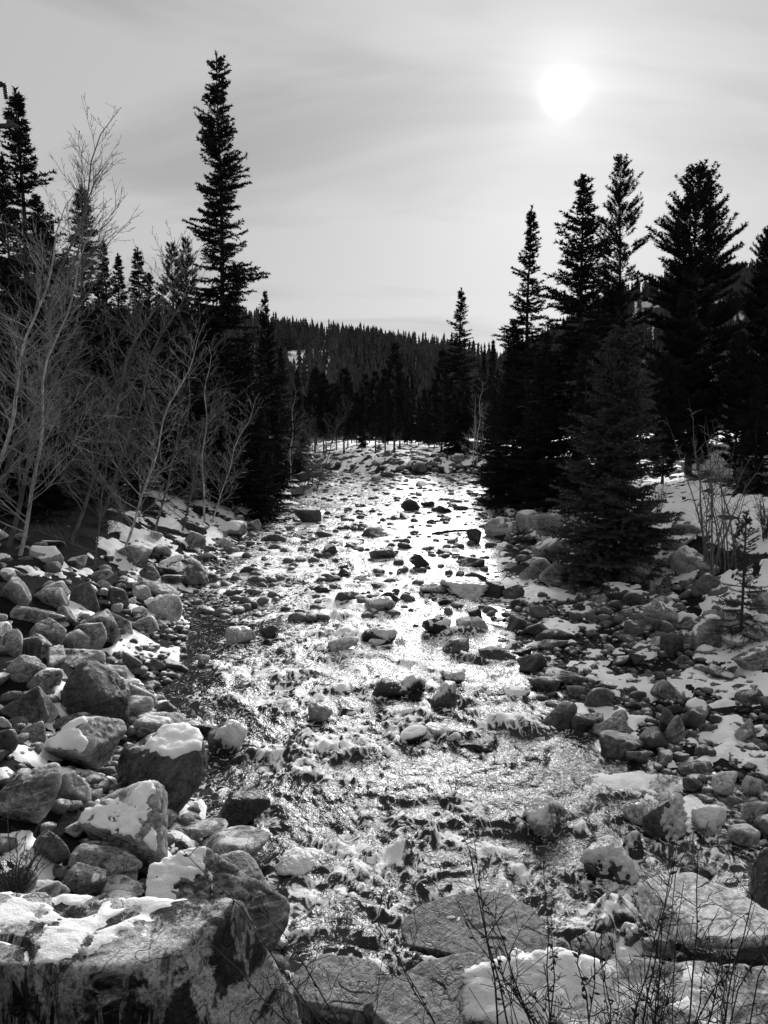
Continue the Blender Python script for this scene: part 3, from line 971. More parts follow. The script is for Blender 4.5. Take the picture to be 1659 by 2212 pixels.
def in_view(x, y, z, m=-10):
    u, v, d = project((x, y, z))
    return d > 0.5 and m < u < W0 - m and 0 < v < H0 - m


zones = [
    # name, count, y range, position fn, size range, tones, snow chance
    ('left', 52, (5.5, 30), lambda y: xl(y) - abs(rng.gauss(0.9, 0.9)), (0.10, 0.34), 'grey grey dark pale', 0.35),
    ('left', 52, (4.4, 15), lambda y: xl(y) - rng.uniform(0.5, 3.8), (0.10, 0.34), 'grey dark dark pale', 0.3),
    ('bar', 105, (6.6, 16), lambda y: xr(y) + rng.uniform(0.0, 1.0) * bar_w(y), (0.07, 0.24), 'dark dark grey dark wet', 0.22),
    ('right', 60, (11, 34), lambda y: xr(y) + bar_w(y) * 0.7 + rng.uniform(0, 2.6), (0.15, 0.5), 'grey pale dark grey', 0.35),
    ('stream', 80, (13, 44), lambda y: rng.uniform(float(xl(y)) + 0.2, float(xr(y)) - 0.2), (0.10, 0.42), 'wet wet dark grey', 0.14),
    ('far', 85, (40, 54.5), lambda y: rng.uniform(-5.5, 7), (0.15, 0.62), 'grey pale dark dark', 0.5),
]
WHERE = {'left': 'on the left bank', 'bar': 'on the gravel bar', 'right': 'on the right bank', 'stream': 'in the stream', 'far': 'on the far bank'}
for zn, cnt, (y0, y1), fx, (s0, s1), tones, sc in zones:
    made = tries = 0
    while made < cnt and tries < cnt * 40:
        tries += 1
        y = math.exp(rng.uniform(math.log(y0), math.log(y1)))
        x = float(fx(y))
        r = s0 + (s1 - s0) * rng.random() ** 2.2
        if y > 16 and zn != 'far':
            r *= 1.15
        if not free(x, y, r):
            continue
        g = float(ground(x, y, False))
        inw = g < float(zw(y)) - 0.02
        mats, cap, dims, k = PROTO[rng.randrange(len(PROTO))]
        h = r * dims[2]
        zb = max(g, float(zw(y)) - h * 0.55) if inw else g
        z = zb + h * (0.25 if inw else 0.55)
        if not in_view(x, y, z):
            continue
        t = rng.choice(tones.split())
        if inw and t == 'grey':
            t = 'dark'
        o = link('boulder' if r > 0.165 else 'stone', mats[t], None, (x, y, z), (rng.uniform(-.25, .25), rng.uniform(-.25, .25), rng.uniform(0, 6.28)), r)
        tag(o, '', 'rock')
        sn = cap is not None and rng.random() < sc
        if sn:
            link('snow_cap', cap[0], o)
        o['zone'] = zn
        AUTO.append((o, t, r * dims[0], r * dims[1], h, sn, False, inw))
        ROCKS.append((x, y, r, r * 0.8, inw))
        made += 1

# labels for the stones without one of their own: look, then the nearest marked rock
for ph, u, v, y in [('lone tall far conifer', 995, 985, 50), ('clear-trunked far pine', 852, 985, 50), ('bare stems at the right bend', 1032, 1000, 47), ('leaning bare tree at the left bend', 680, 1010, 45)]:
    q = at_depth(u, v, y)
    LANDMARKS.append((ph, q[0], q[1]))
lab_count = {}
for o, t, a, b, c, sn, ic, inw in AUTO:
    x, y = o.location.x, o.location.y
    zn = o.get('zone')
    if zn is None:
        zn = 'stream' if inw else ('left' if x < 0 else ('right' if x > xr(y) + bar_w(y) else 'bar'))
    else:
        del o['zone']
    best = min(LANDMARKS, key=lambda l: math.hypot((l[1] - x), (l[2] - y) * 0.7))
    dx, dy = x - best[1], (y - best[2])
    if abs(dx) * 1.3 > abs(dy):
        rel = 'left of' if dx < 0 else 'right of'
    else:
        rel = 'upstream of' if dy > 0 else 'downstream of'
    m = max(a, b)
    size = 'tiny' if m < 0.11 else 'small' if m < 0.19 else 'mid-sized' if m < 0.36 else 'large'
    shp = 'flat' if c < 0.5 * m else 'chunky' if c > 0.72 * m else 'rounded'
    lab = f"{size} {shp} {TONE[t]} {'boulder' if o.name.startswith('boulder') else 'stone'}{' with a snow cap' if sn else ''} {WHERE[zn]}, {rel} the {best[0]}"
    w = lab.split()
    if len(w) > 16:
        lab = f"{size} {TONE[t]} {'boulder' if o.name.startswith('boulder') else 'stone'}{' with snow' if sn else ''}, {rel} the {best[0]}"
    o['label'] = lab
    lab_count.setdefault(lab, []).append((math.hypot(dx, dy), o))
    o['group'] = {'left': 'stones of the left bank', 'bar': 'stones of the gravel bar', 'right': 'stones of the right bank', 'stream': 'stones in the stream', 'far': 'stones of the far bank'}[zn]

ORD = ['closest', 'second closest', 'third closest', 'fourth closest', 'fifth closest', 'sixth closest', 'seventh closest', 'eighth closest', 'ninth closest', 'tenth closest']
for lab, lst in lab_count.items():
    if len(lst) > 1:
        for i, (dd, o) in enumerate(sorted(lst, key=lambda q_: q_[0])[:10]):
            l2 = ORD[i] + ' ' + lab
            if len(l2.split()) > 16:
                l2 = l2.replace(' on the far bank', '').replace(' on the gravel bar', '').replace(' on the right bank', '').replace(' on the left bank', '').replace(' in the stream', '')
            if len(l2.split()) > 16:
                l2 = l2.replace(' with snow', '').replace(' with a snow cap', '').replace('closest ', 'closest snowy ', 1) if 'snow' in l2.split(',')[0] else l2
            o['label'] = l2

# cobbles too many to count ---------------------------------------------------
cob = np.random.RandomState(5)
CV, CF, n0 = [], [], 0
bases = [rock_shape(3000 + i, (1, 0.8, 0.55), 2 if i < 8 else 1, 10, 10, 0.08, 0) for i in range(14)]
total = 0
for zi, (cnt, y0, y1, fx, s0, s1) in enumerate([
        (2600, 5.0, 30, lambda y, r: xl(y) - np.abs(r.normal(0.5, 0.9)) + 0.25, 0.025, 0.12),
        (3300, 6.0, 18, lambda y, r: xr(y) - 0.15 + r.uniform(0, 1.1) * bar_w(y), 0.02, 0.09),
        (1100, 12, 40, lambda y, r: xr(y) + bar_w(y) * 0.6 + r.uniform(0, 2.6), 0.05, 0.2),
        (800, 14, 48, lambda y, r: r.uniform(xl(y), xr(y)), 0.05, 0.2),
        (700, 40, 54, lambda y, r: r.uniform(-6, 8), 0.1, 0.35)]):
    for _ in range(cnt):
        y = math.exp(cob.uniform(math.log(y0), math.log(y1)))
        x = float(fx(y, cob))
        r = s0 + (s1 - s0) * cob.rand() ** 2
        g = float(ground(x, y))
        if g < zw(y) - 0.12 and zi != 3:
            continue
        if zi == 3:
            g = float(zw(y)) - r * 0.1
        V, Fc = bases[cob.randint(8) if r > 0.055 + 0.004 * y else 8 + cob.randint(6)]
        a = cob.uniform(0, 6.28)
        ca, sa = math.cos(a), math.sin(a)
        R = np.array([[ca, -sa, 0], [sa, ca, 0], [0, 0, 1]])
        CV.append((V * r) @ R.T + np.array([x, y, g + r * 0.2]))
        CF.append(Fc + n0)
        n0 += len(V)
cm = mk_mesh('cobbles', np.concatenate(CV), np.concatenate(CF), M['dark'])
struct(link('cobbles', cm), 'stuff', 'small dark cobbles and pebbles covering both banks')

# ------------------------------------------------------------------ water
FOAM = [(570, 1512, 80, 18), (610, 1482, 70, 12), (780, 1560, 70, 40), (700, 1575, 60, 15), (640, 1602, 70, 16), (560, 1622, 50, 22), (700, 1680, 110, 18),
        (620, 1652, 90, 12), (800, 1840, 90, 45), (870, 1850, 60, 28), (1000, 1802, 110, 22), (1070, 1812, 60, 24), (1120, 1860, 70, 50), (1170, 1930, 70, 30),
        (1280, 1965, 110, 36), (1340, 2010, 70, 30), (720, 1372, 70, 8), (650, 1442, 80, 12), (430, 1722, 50, 12), (400, 1750, 40, 14), (920, 1960, 50, 34), (950, 2000, 26, 34),
        (560, 1332, 100, 7), (520, 1302, 80, 6), (1330, 1700, 60, 12), (1480, 1890, 60, 18), (740, 1500, 80, 10), (1500, 1830, 60, 12), (860, 1745, 80, 14), (970, 1745, 60, 12),
        (760, 1620, 100, 12), (520, 1440, 70, 8), (700, 1330, 120, 6), (900, 1440, 100, 8), (1050, 1560, 80, 10), (730, 1920, 60, 20), (650, 1990, 50, 20), (830, 2010, 50, 20),
        (450, 1262, 50, 5), (600, 1230, 70, 4), (850, 1245, 100, 4)]
ys = np.geomspace(2.6, 55, 600)
nc = 350
x0 = np.minimum(xl(ys) - 0.9, -1.6)
x1 = xr(ys) + bar_w(ys) + 0.3
t = np.linspace(0, 1, nc)
X = x0[:, None] + (x1 - x0)[:, None] * t[None]
Y = np.repeat(ys[:, None], nc, 1)
inside = np.minimum(X - xl(ys)[:, None], xr(ys)[:, None] - X)
calm = sstep(-0.5, 0.7, inside)
pool = hit_plane(470, 1340)
dpool = np.hypot((X - pool[0]) / 1.3, (Y - pool[1]) / 1.7)
calm *= 1 - 0.8 * np.exp(-dpool ** 2)
FX = X + 0.30 * fbm2(X * 1.6 + 3, Y * 1.6, 3)
FY = Y + 0.45 * fbm2(X * 1.1 + 23, Y * 1.4, 3) + 0.25 * np.sin(X * 2.1 + Y)
foam = np.zeros_like(X)
for (u, v, ru, rv) in FOAM:
    c = hit_plane(u, v)
    ex = hit_plane(u + ru, v)[0] - c[0]
    ey = abs(hit_plane(u, v - rv)[1] - hit_plane(u, v + rv)[1]) / 2
    q = ((FX - c[0]) / ex) ** 2 + ((FY - c[1]) / max(ey, 0.16)) ** 2
    foam = np.maximum(foam, np.exp(-q * 0.9) * 0.95)
wake = np.zeros_like(X)
for (rx, ry, a, b, inw) in ROCKS:
    if not inw or ry > 40 or ry < 4:
        continue
    i0, i1 = np.searchsorted(ys, [ry - a * 4, ry + a * 2.5])
    sx, sy = X[i0:i1], Y[i0:i1]
    dd = np.hypot((sx - rx) / (a + 0.06), (sy - ry) / (b + 0.06))
    down = np.clip((ry - sy) / (a * 3.5), 0, 1) * np.exp(-((sx - rx) / (a * 0.9)) ** 2) * (sy < ry)
    foam[i0:i1] = np.maximum(foam[i0:i1], np.exp(-((dd - 1.0) / 0.22) ** 2) * 0.55)
    foam[i0:i1] = np.maximum(foam[i0:i1], down * (1 - np.clip((ry - sy) / (a * 4), 0, 1)) * 0.75)
    wake[i0:i1] += 0.05 * min(a, 0.6) * np.exp(-((dd - 1.25) / 0.3) ** 2) * (sy > ry - b * 0.3) * 1.6
wx = X + 0.35 * fbm2(X * 1.3, Y * 1.3, 3)
wy = Y + 0.35 * fbm2(X * 1.3 + 40, Y * 1.3, 3)
big = fbm2(wx * 0.9, wy * 1.25, 2)
wd, we = wx * 0.86 + wy * 0.5, wy * 0.86 - wx * 0.5
r1 = 1 - np.abs(noise2(wd * 2.1 + 5, we * 2.9))
r2 = 1 - np.abs(noise2((wx * 0.9 - wy * 0.4) * 5.2 + 9 + r1, (wy * 0.9 + wx * 0.4) * 6.6))
r3 = noise2(wx * 11.5 + r2, wy * 14.0 + r1)
r4 = noise2(wx * 22 + 3, wy * 31)
amp = 0.35 + 0.9 * np.clip(foam, 0, 1) + 0.35 * sstep(-0.2, 0.5, big)
fade = np.clip(12 / Y, 0.3, 1.1)
H = calm * amp * (0.09 * big + 0.058 * (r1 - 0.7) + 0.036 * (r2 - 0.7) + 0.016 * r3 + 0.005 * r4 * (Y < 20)) * (0.1 + 0.9 * fade) + wake
H += 0.016 * foam * fbm2(X * 14, Y * 14, 3) + 0.02 * foam
foam = np.clip(foam * (0.75 + 0.9 * fbm2(wx * 2.3 + 7, wy * 2.3, 3)), 0, 1)
foam_tex = foam + 0.30 * calm * sstep(0.15, 0.7, fbm2(wx * 0.7 + 3, wy * 1.0, 2) + 0.5 * foam) * sstep(0.72, 0.95, r1)
riffle = sstep(8, 17, Y) * np.clip(calm, 0, 1) * np.clip(0.62 + 0.55 * fbm2(wx * 0.55 + 11, wy * 0.42, 3), 0, 1)
foam_tex = np.maximum(foam_tex, 0) + 0.8 * riffle
crest = calm * sstep(0.0, 1.0, (r1 - 0.55) * 0.8 + (r2 - 0.6) * 0.9 + 0.5 * r3 + 0.35 * big + 0.6 * foam)
depth = np.clip(-rel_height(X, Y), 0, 1) / 0.5
Zs = zw(Y) + H * (0.35 + 0.65 * calm)
w_me = mk_mesh('water', np.stack([X, Y, Zs], -1).reshape(-1, 3), grid_faces(len(ys), nc), None, True,
               {'foam': np.clip(foam_tex, 0, 1).ravel(), 'crest': np.clip(crest, 0, 1).ravel(), 'calm': calm.ravel(), 'chop': np.clip(fade, 0, 1).ravel(), 'depth': depth.ravel()})
m, nt, b = new_mat('stream water')
geo = nt.nodes.new('ShaderNodeNewGeometry')
at = N(nt, 'ShaderNodeAttribute', attribute_name='foam')
afd = N(nt, 'ShaderNodeAttribute', attribute_name='chop')
acr = N(nt, 'ShaderNodeAttribute', attribute_name='crest')
ad = N(nt, 'ShaderNodeAttribute', attribute_name='depth')
ac = N(nt, 'ShaderNodeAttribute', attribute_name='calm')
mpw = N(nt, 'ShaderNodeMapping')
mpw.inputs['Scale'].default_value = (1.3, 1.05, 0.3)
nt.links.new(geo.outputs['Position'], mpw.inputs[0])
fnn = N(nt, 'ShaderNodeTexNoise', noise_type='RIDGED_MULTIFRACTAL')
for k_, v_ in (('Scale', 5.5), ('Detail', 7), ('Roughness', 0.62), ('Lacunarity', 2.1), ('Offset', 0.85), ('Gain', 1.6), ('Distortion', 1.3)):
    fnn.inputs[k_].default_value = v_
nt.links.new(mpw.outputs[0], fnn.inputs['Vector'])
fn = math_node(nt, 'MULTIPLY_ADD', fnn.outputs[0], 0.32, 0.22)
fn2 = noise_node(nt, mpw.outputs[0], 75, 3, 0.7, 0.8)
fmix = math_node(nt, 'ADD', math_node(nt, 'MULTIPLY', fn, 0.66), math_node(nt, 'MULTIPLY', fn2, 0.34))
fsum = math_node(nt, 'ADD', math_node(nt, 'ADD', math_node(nt, 'MULTIPLY', at.outputs['Fac'], 0.46), math_node(nt, 'MULTIPLY', acr.outputs['Fac'], 0.20)), math_node(nt, 'MULTIPLY', math_node(nt, 'SUBTRACT', fmix, 0.5), 2.0))
fm = ramp(nt, fsum, [(0.18, 0.0), (0.29, 0.40), (0.40, 1.0)])
bed = noise_node(nt, geo.outputs['Position'], 3.5, 5, 0.6)
bedc = ramp(nt, bed, [(0.35, 0.006), (0.65, 0.05)])
deepc = mixc(nt, math_node(nt, 'MINIMUM', ad.outputs['Fac'], 1.0), bedc, 0.012)
nt.links.new(mixc(nt, fm, deepc, 0.88), b.inputs['Base Color'])
nt.links.new(mixc(nt, fm, mixc(nt, afd.outputs['Fac'], 0.30, 0.11), 0.6), b.inputs['Roughness'])
b.inputs['IOR'].default_value = 1.333
b.inputs['Specular IOR Level'].default_value = 0.5
h1 = noise_node(nt, mpw.outputs[0], 11, 4, 0.55, 1.2)
h2 = noise_node(nt, mpw.outputs[0], 60, 3, 0.6, 0.4)
hh = math_node(nt, 'ADD', h1, math_node(nt, 'MULTIPLY', h2, 0.25))
hh = math_node(nt, 'ADD', hh, math_node(nt, 'MULTIPLY', fm, 0.3))
bp = nt.nodes.new('ShaderNodeBump')
nt.links.new(math_node(nt, 'ADD', math_node(nt, 'MULTIPLY', math_node(nt, 'MULTIPLY', ac.outputs['Fac'], afd.outputs['Fac']), 0.34), 0.03), bp.inputs['Strength'])
bp.inputs['Distance'].default_value = 0.05
nt.links.new(hh, bp.inputs['Height'])
nt.links.new(bp.outputs[0], b.inputs['Normal'])
M['water'] = m
w_me.materials.append(m)
struct(link('water', w_me))

# ------------------------------------------------------------------ lying snow
SNOW = [(1340, 1682, 95, 18), (1500, 1742, 60, 34), (1180, 1285, 90, 14), (1265, 1312, 70, 10), (300, 1380, 46, 16), (400, 1078, 70, 26), (520, 1240, 60, 9),
        (330, 1462, 60, 12), (378, 1800, 26, 50), (95, 1840, 60, 40), (1560, 1088, 140, 26), (1560, 1520, 50, 8), (1440, 1500, 60, 8), (320, 1325, 50, 14), (280, 1190, 90, 10),
        (430, 1130, 70, 14), (470, 1180, 60, 10), (560, 1070, 50, 14), (1100, 1300, 40, 6), (1310, 1500, 40, 10), (1200, 1490, 40, 6), (1380, 1420, 40, 8), (1640, 1640, 40, 10),
        (20, 2040, 120, 12), (1400, 1560, 30, 14), (1420, 1640, 40, 12)]
ys = np.geomspace(4.2, 95, 420)
tt = np.linspace(-1, 1, 420)
hw = 0.56 * ys + 1.2
X = tt[None] * hw[:, None]
Y = np.repeat(ys[:, None], len(tt), 1)
G = ground(X, Y)
el = xl(ys)[:, None] - X
er = X - xr(ys)[:, None]
ebar = er - bar_w(ys)[:, None]
n = fbm2(X * 1.1 + 8, Y * 0.9, 4) + 0.35 * fbm2(X * 4.3, Y * 3.9, 3)
bias = np.full_like(X, -1.2)
bias = np.where(el > 0.05, np.interp(el, [0.05, 0.5, 1.6, 2.6, 4], [-0.2, 0.0, -0.16, -0.6, -1.2]), bias)
bias = np.where((er > 0.02) & (ebar < 0), -0.14, bias)
bias = np.where((ebar >= 0), np.interp(ebar, [0, 0.6, 2.5, 4, 5.5, 7.5], [-0.05, 0.14, 0.14, 0.3, 0.0, -0.7]), bias)
bias = np.where((Y > 48.0) & (el < 3.0), np.interp(Y, [48, 50, 53, 58, 95], [-0.4, 0.0, 0.2, -0.05, -0.4]), bias)
bias = np.where((el > 0.2) & (Y > 17) & (Y < 45), np.maximum(bias, np.interp(el, [0.2, 1, 2.6, 3.6], [-0.1, 0.12, -0.2, -1.0])), bias)
for (u, v, ru, rv) in SNOW:
    c = hit_ground(u, v)
    ex = ru / F0 * np.linalg.norm(c)
    cu, cd = hit_ground(u, v - rv), hit_ground(u, v + rv)
    ey = max(abs(cu[1] - cd[1]) / 2, 0.15)
    q = ((X - c[0]) / ex) ** 2 + ((Y - c[1]) / ey) ** 2
    bias = np.maximum(bias, 0.75 * np.exp(-q * 0.8) - 0.35 + np.where(q > 3, -1, 0))
th = 0.13 * np.clip(n * 0.75 + bias, -0.6, 0.55)
th = np.where(th > 0, np.sqrt(np.maximum(th, 0)) * 0.22, th)
Z = np.maximum(G, zw(Y) - 0.02) + th
F4 = grid_faces(*X.shape)
keep = (th.ravel()[F4] > -0.03).any(1)
F4 = F4[keep]
idx, inv = np.unique(F4, return_inverse=True)
s_me = mk_mesh('snow', np.stack([X, Y, Z], -1).reshape(-1, 3)[idx], inv.reshape(-1, 4), M['snow'])
struct(link('snow', s_me), 'stuff', 'patches of white snow lying between the rocks')

# ------------------------------------------------------------------ conifers
def needle_tris(P, D, L, wd, rs, per, spread, nl):
    """sprays of needles: points P with axis D, 'per' blades each"""
    P = np.repeat(P, per, 0)
    D = np.repeat(D, per, 0)
    r = rs.randn(len(P), 3)
    r -= (r * D).sum(1)[:, None] * D
    r /= np.linalg.norm(r, axis=1)[:, None] + 1e-9
    ax = D * math.cos(spread) + r * math.sin(spread)
    ln = nl * rs.uniform(0.7, 1.25, len(P))[:, None]
    side = np.cross(ax, rs.randn(len(P), 3))
    side /= np.linalg.norm(side, axis=1)[:, None] + 1e-9
    a = P + side * wd
    b = P - side * wd
    c = P + ax * ln
    return np.stack([a, b, c], 1).reshape(-1, 3)


def conifer(seed, H, R, kind='spruce', z0=0.04, step=0.22, per_whorl=4, tw_sp=0.10, nd_sp=0.06, nl=0.07, nw=0.013, per=4, mat='needles', gaps=0.0, shape_p=0.85, e_lo=-14, e_hi=40, tiplen=None, spread=0.75, bare=0.0, irr=0.12):
    rs = np.random.RandomState(seed)
    tr = Tubes()
    zs = np.linspace(0, H, 14)
    rad = 0.009 * H * (1 - zs / H) ** 0.9 + 0.006 + 0.004 * H * np.exp(-zs * 3 / H * 4)
    wob = 0.004 * H * np.stack([np.sin(zs * 0.7 + seed), np.cos(zs * 0.6 + seed), 0 * zs], 1) * (zs / H)[:, None]
    axis = np.stack([0 * zs, 0 * zs, zs], 1) + wob
    tr.add(axis, rad, 8)
    limbs = Tubes()
    P, D = [], []
    z = z0 * H
    while z < H * 0.985:
        t = (z - z0 * H) / (H * (1 - z0))
        for k in range(max(2, int(per_whorl * (0.75 + 0.5 * rs.rand())))):
            if rs.rand() < gaps * (0.4 + 0.6 * math.sin(t * 9 + seed) ** 2):
                continue
            az = rs.uniform(0, 2 * math.pi)
            zz = z + rs.uniform(-0.5, 0.5) * step
            if kind == 'pine':
                sh = min(1.0, 0.40 + 2.0 * (1 - t)) * min(1, 0.5 + t * 1.6) if t > 0.12 else 0.55
                sh *= (1 - t) ** 0.25
            else:
                sh = (1 - t) ** shape_p
            L = R * sh * rs.uniform(0.55, 1.15) * min(1.45, max(0.35, 1 + irr * (math.sin(zz * 2.1 / H * 14 + az) + math.sin(zz * 5.3 / H * 11 - 2 * az)))) + 0.009 * H * (1 - 0.5 * t)
            e = math.radians(e_lo + (e_hi - e_lo) * t ** 1.3 + rs.uniform(-9, 9))
            s = np.linspace(0, 1, 7)
            d = np.array([math.cos(az), math.sin(az)])
            up = 0.18 if kind == 'spruce' else 0.32
            dz = L * (math.tan(e) * s - 0.22 * s * (1 - t) + (up * (1.2 - t)) * s ** 2.4)
            side = np.array([-d[1], d[0]]) * rs.uniform(-.12, .12) * L
            B = np.stack([d[0] * L * s + side[0] * s ** 2, d[1] * L * s + side[1] * s ** 2, zz + dz], 1)
            B[:, :2] += [np.interp(zz, zs, axis[:, 0]), np.interp(zz, zs, axis[:, 1])]
            limbs.add(B[:6] if L > 0.3 else B, np.linspace(0.010 * L + 0.004, 0.003, len(B[:6] if L > 0.3 else B)), 3)
            T = np.gradient(B, axis=0)
            T /= np.linalg.norm(T, axis=1)[:, None]
            st = (0.12 if kind == 'spruce' else 0.42) + bare
            nt_ = max(3, int(L * (1 - st) / tw_sp))
            ss = st + (1 - st) * (np.arange(nt_) + rs.rand(nt_)) / nt_
            for i, si in enumerate(ss):
                bp_ = np.array([np.interp(si, s, B[:, c]) for c in range(3)])
                td = np.array([np.interp(si, s, T[:, c]) for c in range(3)])
                a = rs.uniform(0.6, 1.1) * (1 if i % 2 else -1)
                ca, sa = math.cos(a), math.sin(a)
                dd = np.array([td[0] * ca - td[1] * sa, td[0] * sa + td[1] * ca, td[2] + rs.uniform(-.35, .12) + (0.45 if kind == 'pine' else 0)])
                dd /= np.linalg.norm(dd)
                l = (0.50 * L * (1 - si) + (0.14 if kind == 'spruce' else 0.20) * min(1, H / 8)) * rs.uniform(0.6, 1.25)
                l = min(l, 0.75) * (0.3 + 0.7 * (1 - t) ** 0.6)
                m_ = max(2, int(l / nd_sp))
                q = (np.arange(m_) + 0.5) / m_
                P.append(bp_ + dd * (q * l)[:, None] + np.array([0, 0, -0.10 * l]) * (q ** 2)[:, None])
                D.append(np.repeat(dd[None], m_, 0))
            m_ = max(3, int(L * (1 - st) / nd_sp))
            q = st + (1 - st) * (np.arange(m_) + 0.5) / m_
            P.append(np.stack([np.interp(q, s, B[:, c]) for c in range(3)], 1))
            D.append(np.stack([np.interp(q, s, T[:, c]) for c in range(3)], 1))
        z += step * (0.8 + 0.5 * rs.rand()) * (1.0 - 0.35 * t)
    # leader
    m_ = 14
    P.append(np.stack([np.full(m_, axis[-1, 0]), np.full(m_, axis[-1, 1]), np.linspace(H * 0.96, H, m_)], 1))
    D.append(np.repeat(np.array([[0, 0, 1.0]]), m_, 0))
    P, D = np.concatenate(P), np.concatenate(D)
    D /= np.linalg.norm(D, axis=1)[:, None] + 1e-9
    V = needle_tris(P, D, 0, nw, rs, per, spread, nl)
    crown = mk_mesh('crown', V, np.arange(len(V)).reshape(-1, 3), M[mat], False)
    return (tr.mesh('trunk', M['bark']), crown, limbs.mesh('limbs', M['bark']), H)


def put_tree(name, proto, base, height, rz, label, group, wid=1.0):
    s = height / proto[3]
    o = bpy.data.objects.new(name, None)
    COL.objects.link(o)
    o.empty_display_size = 0.2
    o.location = tuple(float(c) for c in base)
    o.rotation_euler = (0, 0, rz)
    o.scale = (s * wid, s * wid, s)
    tag(o, label, 'tree', group)
    for nm, me in (('trunk', proto[0]), ('crown', proto[1]), ('limbs', proto[2])):
        link(nm, me, o)
    return o


TP = {
    'tall': conifer(3, 17, 1.5, 'spruce', 0.03, 0.20, 9, 0.085, 0.055, 0.11, 0.025, 4, 'needles', 0.40, 0.58, -6, 30, irr=0.48),
    'spruce1': conifer(11, 14, 1.7, 'spruce', 0.03, 0.23, 8, 0.10, 0.06, 0.12, 0.025, 4, 'needles', 0.30, 0.92, -16, 38, irr=0.22),
    'spruce2': conifer(12, 13, 2.0, 'spruce', 0.02, 0.22, 8, 0.10, 0.06, 0.12, 0.025, 4, 'needles', 0.26, 0.85, -12, 42, irr=0.26),
    'slim': conifer(15, 13, 1.1, 'spruce', 0.03, 0.22, 7, 0.10, 0.06, 0.12, 0.026, 4, 'needles', 0.15, 0.75, -20, 25),
    'pine1': conifer(21, 14, 1.35, 'pine', 0.20, 0.24, 7, 0.085, 0.05, 0.13, 0.018, 5, 'needles', 0.26, 0.8, -4, 45, spread=0.9, irr=0.24),
    'pine2': conifer(22, 14, 2.1, 'pine', 0.08, 0.22, 10, 0.080, 0.06, 0.14, 0.026, 5, 'needles', 0.06, 0.8, -8, 50, spread=0.9, irr=0.2),
    'far1': conifer(31, 12, 1.5, 'pine', 0.24, 0.32, 8, 0.13, 0.09, 0.22, 0.045, 4, 'needles', 0.05, 0.8, -12, 40, spread=0.8),
    'far2': conifer(32, 12, 1.4, 'spruce', 0.12, 0.30, 7, 0.14, 0.09, 0.20, 0.04, 4, 'needles', 0.05, 0.8, -20, 40),
    'young': conifer(41, 4.9, 1.0, 'spruce', 0.01, 0.080, 10, 0.056, 0.028, 0.050, 0.0115, 4, 'needles_near', 0.05, 0.60, -8, 48, spread=0.85),
    'sapling': conifer(42, 1.7, 0.45, 'spruce', 0.03, 0.07, 6, 0.05, 0.022, 0.032, 0.005, 4, 'needles_near', 0.1, 0.8, -10, 45),
}


def tree_at(kind, u, vtop, y, label, group, wid=1.0, name=None, rz=None):
    top = at_depth(u, vtop, y)
    g = float(ground(top[0], y)) - 0.05
    nm = name or ('pine_tree' if kind.startswith('pine') or kind == 'far1' else 'spruce_tree')
    return put_tree(nm, TP[kind], (top[0], y, g), top[2] - g, rng.uniform(0, 6.28) if rz is None else rz, label, group, wid)


GL, GR, GF = 'conifers behind the left bank', 'conifers behind the right bank', 'pines across the head of the stream'
tree_at('tall', 470, 112, 27, 'tallest spruce, ragged and dark, standing alone above the left bank', None)
for a in [
    ('spruce1', 38, 195, 24, 'tall dark spruce seen through bare twigs at the left edge', 1.5),
    ('slim', 172, 400, 25, 'slim spruce with a pointed top rising behind the bare trees', 1.6),
    ('slim', 300, 535, 30, 'narrow spruce spire between the bare trees and the paired pines', 1.4),
    ('slim', 252, 548, 32, 'short blunt spruce just left of the narrow spire', 1.2),
    ('pine1', 372, 525, 36, 'left one of the paired tufted pines beside the tallest spruce', 1.0),
    ('pine1', 402, 514, 35, 'right one of the paired tufted pines beside the tallest spruce', 0.8),
    ('spruce2', 574, 630, 31, 'shorter spruce at the streamward shoulder of the tallest spruce', 0.9),
    ('spruce1', 8, 330, 21, 'broad spruce cut by the left picture edge', 1.0),
    ('spruce2', 75, 420, 27, 'shaggy dark spruce just right of the left edge spruce', 1.2),
    ('spruce1', 140, 540, 26, 'dark spruce tight against the slim pointed spruce', 1.4),
    ('spruce1', 225, 520, 31, 'dim spruce spire right of the slim pointed spruce', 1.2),
    ('spruce2', 320, 590, 34, 'dim spruce between the narrow spire and paired pines', 1.2),
    ('spruce2', 20, 560, 18, 'broad dark spruce low at the left edge', 1.5),
    ('spruce1', 110, 470, 29, 'dim spruce behind the slim pointed spruce', 1.1),
    ('spruce2', 215, 590, 27, 'bushy spruce deep in the shade behind the bare trees', 1.0),
    ('spruce2', 340, 640, 31, 'dim spruce below the paired tufted pines', 1.0),
    ('spruce2', 440, 690, 30, 'full-skirted dark spruce at the foot of the tallest spruce', 1.2),
    ('spruce2', 530, 720, 29, 'dark spruce spreading over the bank below the tallest spruce', 1.25),
    ('spruce1', 605, 745, 37, 'dark spruce leaning toward the stream at the far left bend', 1.1),
    ('spruce2', 640, 800, 42, 'small far spruce at the last left bend', 1.0),
    ('spruce2', 60, 720, 19, 'low full spruce behind the leaning pale trunks', 1.3),
    ('spruce2', 165, 760, 21, 'low dark spruce filling the gap between pale trunks', 1.4),
    ('spruce1', 270, 760, 23, 'low shaded spruce behind the leaning single pale tree', 1.5),
    ('spruce2', 370, 790, 25, 'low spruce in the shade beside the slim upright pale tree', 1.4),
    ('spruce2', 560, 850, 27, 'low spruce skirting the snowy left shore', 1.2),
]:
    tree_at(a[0], a[1], a[2], a[3], a[4], GL, a[5] if len(a) > 5 else 1.0)
